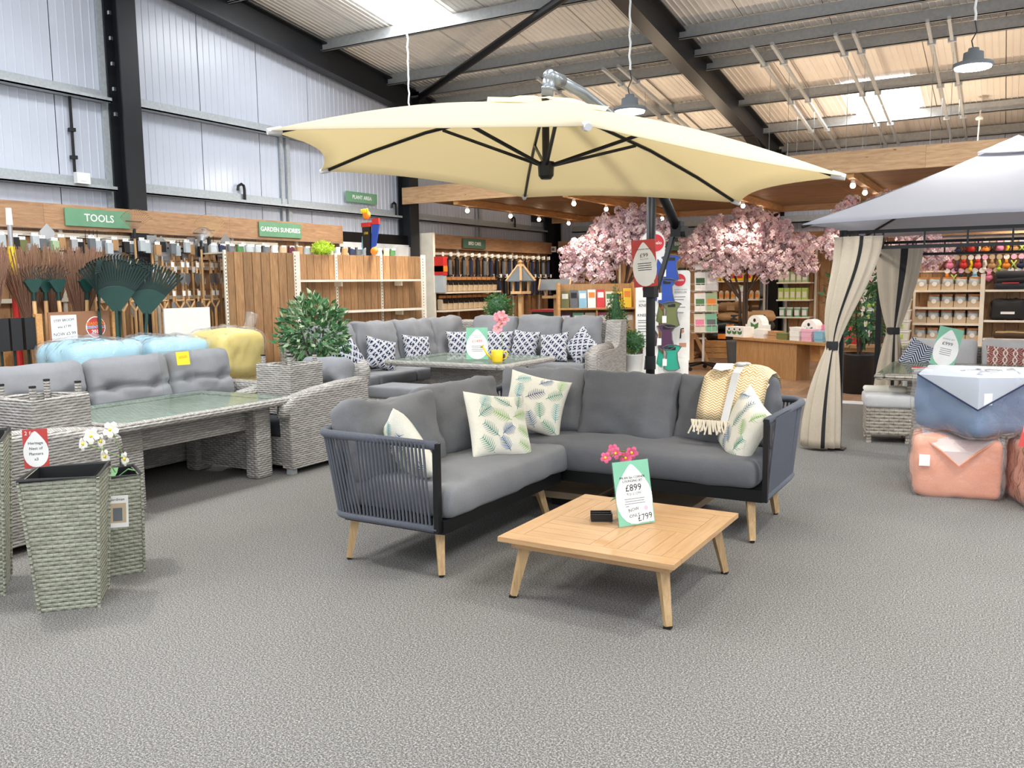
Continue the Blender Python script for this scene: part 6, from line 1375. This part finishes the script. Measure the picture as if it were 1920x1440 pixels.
db = empty('dog_bed',(-.02,16.5,.86),0,'black wire dog basket under the dog beds','dog bed'); cush(.48,.34,.34,r=.06,n=4,wr=.02,seed=4,freq=14).xf(T(0,0,.17)).build('basket','black_rubber',db,True); MB().box(-.1,-.18,.1,.1,-.172,.14).build('label','white_card',db)
db = empty('dog_bed',(.05,16.5,.56),0,'brown pet cushion with pale rim on the low shelf','dog bed'); cush(.5,.34,.10,r=.04,n=4,wr=.01,seed=5).xf(T(0,0,.05)).build('pad','brown_dark',db,True); MB().tube([(-.22,-.15,.1),(.22,-.15,.1),(.22,.15,.1),(-.22,.15,.1)],.02,6,closed=True).build('rim','straw',db,True)
# storage tubs
tb = empty('storage_tub'); MB().prism([(-.15,-.13,0),(.15,-.13,0),(.17,-.15,.145),(-.17,-.15,.145)],(0,.28,0)).build('tub','tub_white',tb); MB().box(-.18,-.16,.145,.18,.15,.17).build('lid','white_plastic',tb); MB().box(-.08,-.153,.04,.08,-.142,.11).build('green_label','tub_green',tb); MB().tube([(-.06,-.155,.10),(-.05,-.17,.07),(.05,-.17,.07),(.06,-.155,.10)],.008,5).build('handle','lime',tb)
ord_ = ['lowest','second lowest','third from below','fourth from below','fifth from below','sixth from below','seventh from below','topmost']
k = 0
for x_, n_, w_ in ((-1.60,8,'right'),(-2.02,8,'left')):
    for i in range(n_):
        o = tb if k == 0 else dup(tb); k += 1; o.location = (x_,15.9,i*.175); tag(o,'white tub with green label in the %s stack by the curtain, %s'%(w_,ord_[i]),'storage tub','stacked storage tubs')
# ================================================================== gazebo
gz = empty('gazebo',(-1.32,8.3,0),0,'pale grey fabric gazebo with black metal frame at the right','gazebo')
GX0, GX1, GY0, GY1, GE, GA = -1.62,1.62,8.0,11.24,2.04,2.85
gc_ = Vector((0,9.62,0))
corners = [Vector((GX0,GY0,GE)),Vector((GX1,GY0,GE)),Vector((GX1,GY1,GE)),Vector((GX0,GY1,GE))]; apx = Vector((0,9.62,GA))
def gzp(a, b, s, t_, f): 
    e = a.lerp(b,t_); p = apx.lerp(e,s); w_ = 4*t_*(1-t_); p.z -= .05*math.sin(math.pi*s)*(.4+.6*w_)*f - .012*w_*s*s; p += (apx-e).normalized()*.05*w_*s*s; return p
for i in range(4):
    a, b = corners[i], corners[(i+1)%4]
    for (s0,s1,nm,dz) in ((.16,1.0,'roof_panel',0),(0.0,.20,'vent_cap',.035)):
        mb = MB(); NS, NT_ = 10, 14
        for lay in (0,1):
            for p_ in range(NS+1):
                for q_ in range(NT_+1): mb.v.append(tuple(gzp(a,b,s0+(s1-s0)*p_/NS,q_/NT_,1)+Vector((0,0,dz-.005*lay+.004*noise.noise(Vector((p_*.7,q_*.6,i)))))))
        W_ = NT_+1; O = (NS+1)*W_
        for p_ in range(NS):
            for q_ in range(NT_):
                f_ = (p_*W_+q_,(p_+1)*W_+q_,(p_+1)*W_+q_+1,p_*W_+q_+1); mb.f.append(f_); mb.m.append(0); mb.f.append(tuple(O+x for x in f_[::-1])); mb.m.append(0)
        for q_ in range(NT_): e = NS*W_+q_; mb.f.append((e,O+e,O+e+1,e+1)); mb.m.append(0)
        part(gz, mb, nm, 'gazebo_cloth', None, True)
    part(gz, MB().tube([a-Vector((0,0,.02)),apx-Vector((0,0,.05))],.016,6),'rafter_pole','steel_black')
px0, px1, py0, py1 = -1.32,1.32,8.3,10.94
for x_ in (px0,px1):
    for y_ in (py0,py1):
        part(gz, MB().box(x_-.03,y_-.03,0,x_+.03,y_+.03,1.99),'post','steel_black'); part(gz, MB().box(x_-.07,y_-.07,0,x_+.07,y_+.07,.012),'foot_plate','steel_black')
for (a,b) in (((px0,py0),(px1,py0)),((px1,py0),(px1,py1)),((px0,py1),(px1,py1)),((px0,py0),(px0,py1))):
    for z_ in (1.97,1.83): part(gz, MB().bar((*a,z_),(*b,z_),.025,.03),'rail','steel_black')
    for q in range(1,8):
        p = Vector((*a,0)).lerp(Vector((*b,0)),q/8); part(gz, MB().bar((p.x,p.y,1.83),(p.x,p.y,1.97),.015,.015),'baluster','steel_black')
def curtain(root, px, py, top, tie, bot, sd, mat, zt=1.93, ztie=.96, zb=.03):
    mb = MB(); n = 44; lv = 26; r = random.Random(sd)
    for k_ in range(lv+1):
        z = zt+(zb-zt)*k_/lv
        if z > ztie: s = (zt-z)/(zt-ztie); e = s*s*(3-2*s); c = Vector(top[0]).lerp(Vector(tie[0]),e); w_ = top[1]+(tie[1]-top[1])*s**1.7
        else: s = (ztie-z)/(ztie-zb); e = 1-(1-s)**2; c = Vector(tie[0]).lerp(Vector(bot[0]),e); w_ = tie[1]+(bot[1]-tie[1])*e
        for i in range(n):
            a = 2*math.pi*i/n; d_ = .45+.12*abs(w_); rr = (1+.16*math.sin(a*9+sd+z*.8)+.10*math.sin(a*4+2*sd))
            mb.v.append((c.x+w_*rr*math.cos(a),c.y+w_*d_*rr*math.sin(a),z))
    for k_ in range(lv):
        for i in range(n): mb.f.append((k_*n+i,(k_+1)*n+i,(k_+1)*n+(i+1)%n,k_*n+(i+1)%n)); mb.m.append(1 if i in (34,35) else 0)
    mb.f.append(tuple(range(n))); mb.m.append(0); mb.f.append(tuple(range(lv*n,(lv+1)*n))[::-1]); mb.m.append(0)
    o = part(root, mb, 'drape',[mat,'black_rubber'],None,True); part(root, MB().lathe([(tie[1]*1.25,-.04),(tie[1]*1.32,0),(tie[1]*1.25,.04)],16,(tie[0][0],tie[0][1],ztie)).fn(lambda p: Vector((p.x,tie[0][1]+(p.y-tie[0][1])*.6,p.z))),'tie_band','black_rubber')
    for q in range(5): part(root, MB().tube([(top[0][0]-top[1]*.8+q*top[1]*.4,top[0][1],zt-.01),(top[0][0]-top[1]*.8+q*top[1]*.4,top[0][1]-.01,zt+.05)],.006,5),'curtain_hook','steel_black')
    return o
c1 = empty('gazebo_curtain',(-1.38,8.22,0),0,'beige gazebo curtain with black trim tied to the front left post','curtain'); curtain(c1,0,0,((-1.19,8.24,0),.17),((-1.375,8.22,0),.042),((-1.455,8.18,0),.15),1,'curtain_cloth')
c2 = empty('gazebo_curtain',(-1.30,10.86,0),0,'shaded beige gazebo curtain tied to the back left post','curtain'); curtain(c2,0,0,((-1.12,10.84,0),.22),((-1.15,10.84,0),.055),((-1.17,10.82,0),.15),3,'curtain_cloth')
# furniture inside the gazebo
so = empty('wicker_stool',(-.98,8.98,0),R(12),'wicker stool with thick pale cushion under the gazebo edge','stool')
rbx(-.2,-.2,.08,.2,.2,.34,.01).build('woven_body','wicker_brown',so); cush(.44,.44,.12,r=.03,crown=.01,n=4,wr=.003).xf(T(0,0,.40)).build('cushion','cushion_light',so,True); cush(.42,.20,.05,r=.02,crown=.01,n=3,wr=.003).xf(T(0,.10,.485)).build('folded_cushion','cream_cloth',so,True)
for x_ in (-.17,.17):
    for y_ in (-.17,.17): MB().cyl((x_,y_,0),(x_,y_,.09),.022,None,8).build('foot','wicker_brown',so)
gt = empty('wicker_dining_table',(-.3,9.75,0),0,'wicker glass-topped table under the gazebo','table')
rim(gt,-1.08,8.72,.35,10.1,.61,.67,.09,'wicker_brown'); part(gt, MB().box(-1.0,8.8,.62,.27,10.02,.64),'top_weave','wicker_brown'); part(gt, MB().box(-1.05,8.75,.671,.32,10.07,.677),'glass_top','table_glass')
for x_, y_ in ((-.72,9.05),(0,9.05),(-.72,9.8),(0,9.8)): part(gt, rbx(x_-.09,y_-.09,0,x_+.09,y_+.09,.61,.01),'leg','wicker_brown')
gs = empty('wicker_sofa',(0,10.55,0),0,'brown wicker sofa with pale back cushions at the back of the gazebo','sofa')
part(gs, rbx(-1.05,10.22,.06,1.2,10.86,.36),'seat_base','wicker_brown'); part(gs, rbx(-1.05,10.78,.3,1.2,10.9,.80,.03),'back_panel','wicker_brown')
for q,(x_,m_) in enumerate(((-.62,'cushion_light'),(.10,'cushion_light'),(.82,'cushion_light'))):
    partM(gs, cush(.68,.46,.16,r=.05,crown=.03,n=6,wr=.008,seed=80+q),'back_cushion',m_,frame((x_,10.68,.66),(0,-.96,.2)),None,True); partM(gs, cush(.70,.52,.12,r=.04,n=4,wr=.003,seed=90+q),'seat_cushion','cushion_light',T(x_,10.46,.42),None,True)
for x_ in (-1.0,1.15): part(gs, MB().box(x_-.03,10.3,0,x_+.03,10.36,.07),'foot','galvanised')
tag(put(pillow(.42,.42,.14).mesh('zigzag_cushion','zigzag_navy',True),'zigzag_cushion',M=frame((-.82,10.40,.66),(.1,-.9,.4),(.5,0,1))),'navy and white zigzag cushion on the gazebo sofa','cushion')
tag(put(pillow(.46,.42,.15).mesh('ogee_cushion','ogee_red',True),'ogee_cushion',M=frame((.03,10.36,.64),(0,-.93,.36),(.03,0,1))),'rust red leaf-patterned cushion on the gazebo sofa','cushion')
o = empty('price_sign',(-.52,9.55,.677),0,'tilted mint price card reading £999 on the gazebo table','price sign'); cd = price_card(o,frame((0,0,.20),(.1,-.93,.3),(.22,0,1)),.22,.40,'mint',[('DINING SET',.05,.2,'ink_grey'),('£999',.12,.08,'ink')]); fine_print(cd,.12,-.02,4,.02)
o = empty('leaflet_stack',(-.72,9.28,.677),0,'small stack of green and red leaflets on the gazebo table','leaflets')
for q in range(3): MB().box(-.08,-.05,q*.006,.08,.06,q*.006+.005).build('leaflet',['leaf_pale','white_card','red_rich'][q],o)
# ================================================================== wrapped pouffes at the right
def pouffe(loc, rot, mat, size, lab, seed, flap=True):
    o = bag(loc,size,mat,lab,seed,None,None,rot,.05,.02,.012); o.name = 'wrapped_pouffe'
    h = size[2]; a = size[0]/2
    if flap == 'corner':
        e = .036; A_, B_, C_ = (-a-e,-a-e,h*.48), (a*.75,-a-e,h*.97), (-a-e,a*.75,h*.97); K_ = (-a-e*.6,-a-e*.6,h+.01)
        MB().add([A_,B_,K_,C_,(a*.7,-a*.8,h+.055),(-a*.8,a*.7,h+.055)],[(0,1,2),(0,2,3),(2,1,4),(3,2,5),(2,4,5)]).build('flap','plastic_fold',o); MB().tube([B_,A_,C_],.007,5).build('flap_edge','navy',o)  # navy tube paints the dark V shadow beneath the flap
    elif flap:
        mb = MB(); pts = [(-a*.82,-a*.2,h+.052),(a*.82,-a*.2,h+.052),(a*.80,-a*.92,h+.0),(a*.4,-a-.035,h*.82),(0,-a-.045,h*.58),(-a*.4,-a-.035,h*.82),(-a*.80,-a*.92,h+.0)]
        MB().add([pts[0],pts[1],pts[2],pts[6],pts[3],pts[4],pts[5]],[(0,3,2,1),(3,6,4,2),(6,5,4)]).build('flap','plastic_fold',o); MB().tube([pts[2],pts[3],pts[4],pts[5],pts[6]],.006,5).build('flap_edge',mat,o)
    MB().box(-a*.9,-a-.03,h*.55,-a*.9+.07,-a-.024,h*.55+.08).build('care_label','white_card',o); return o
pouffe((-.30,7.02,0),R(8),'pouf_peach',(.56,.56,.42),'wrapped peach pouffe on the carpet, left of the two',3); pouffe((.36,6.88,0),R(14),'pouf_peach',(.56,.56,.42),'wrapped peach pouffe cut off at the right edge',6)
pouffe((-.19,6.98,.475),R(50),'pouf_blue',(.56,.56,.40),'wrapped denim blue pouffe resting on the peach pouffes',8,'corner')
o = empty('price_sign',(.22,6.62,.42),0,'red and white offer card leaning on the peach pouffe at the right edge','price sign'); cd = price_card(o,frame((0.03,0,.2),(.1,-.95,.15),(.2,0,1)),.24,.42,'sign_red',[('CUBE',.06,.2,'ink'),('BLUE',.1,.08,'ink'),('BUY',.06,-.06,'ink'),('ONE',.1,-.18,'ink')])
# ================================================================== potted fig tree by the gazebo
fg = empty('potted_fig',(-1.76,12.64,0),0,'tall green-leaved fig in a big black pot behind the gazebo curtain','plant')
MB().lathe([(.19,0),(.21,.01),(.22,.5),(.235,.52),(.235,.55),(.2,.55),(.195,.45)],22).build('pot','black_plastic',fg,True); MB().lathe([(.2,.49),(.2,.50)],16).build('soil','bark',fg)
for a in (0,2.2,4.1): MB().tube([(.02*math.cos(a),.02*math.sin(a),.5),(.05*math.cos(a+1),.05*math.sin(a+1),.95),(.12*math.cos(a),.12*math.sin(a),1.5)],.016,6,.007).build('stem','bark',fg)
stuff(leaves(760,(.46,.42,.60),.12,12,('leaf_dark','leaf_mid','leaf_dark'),(.02,0,1.28),hollow=.2,aspect=.5).build('foliage',['leaf_dark','leaf_mid','leaf_dark'],fg))
# small wall fittings near the far corner
o = tag(MB().box(WX+.02,16.9,2.9,WX+.2,17.15,3.15).build('loudspeaker','black_plastic'),'small black loudspeaker high in the far left corner','speaker'); MB().box(WX+.2,16.93,2.93,WX+.205,17.12,3.12).build('grille','slate',o)
o = tag(MB().box(-8.82,17.15,2.24,-8.72,17.2,2.36).build('thermostat','white_plastic'),'small white control box by the far corner column','switch'); MB().box(-8.80,17.14,2.27,-8.74,17.15,2.33).build('display','slate',o)
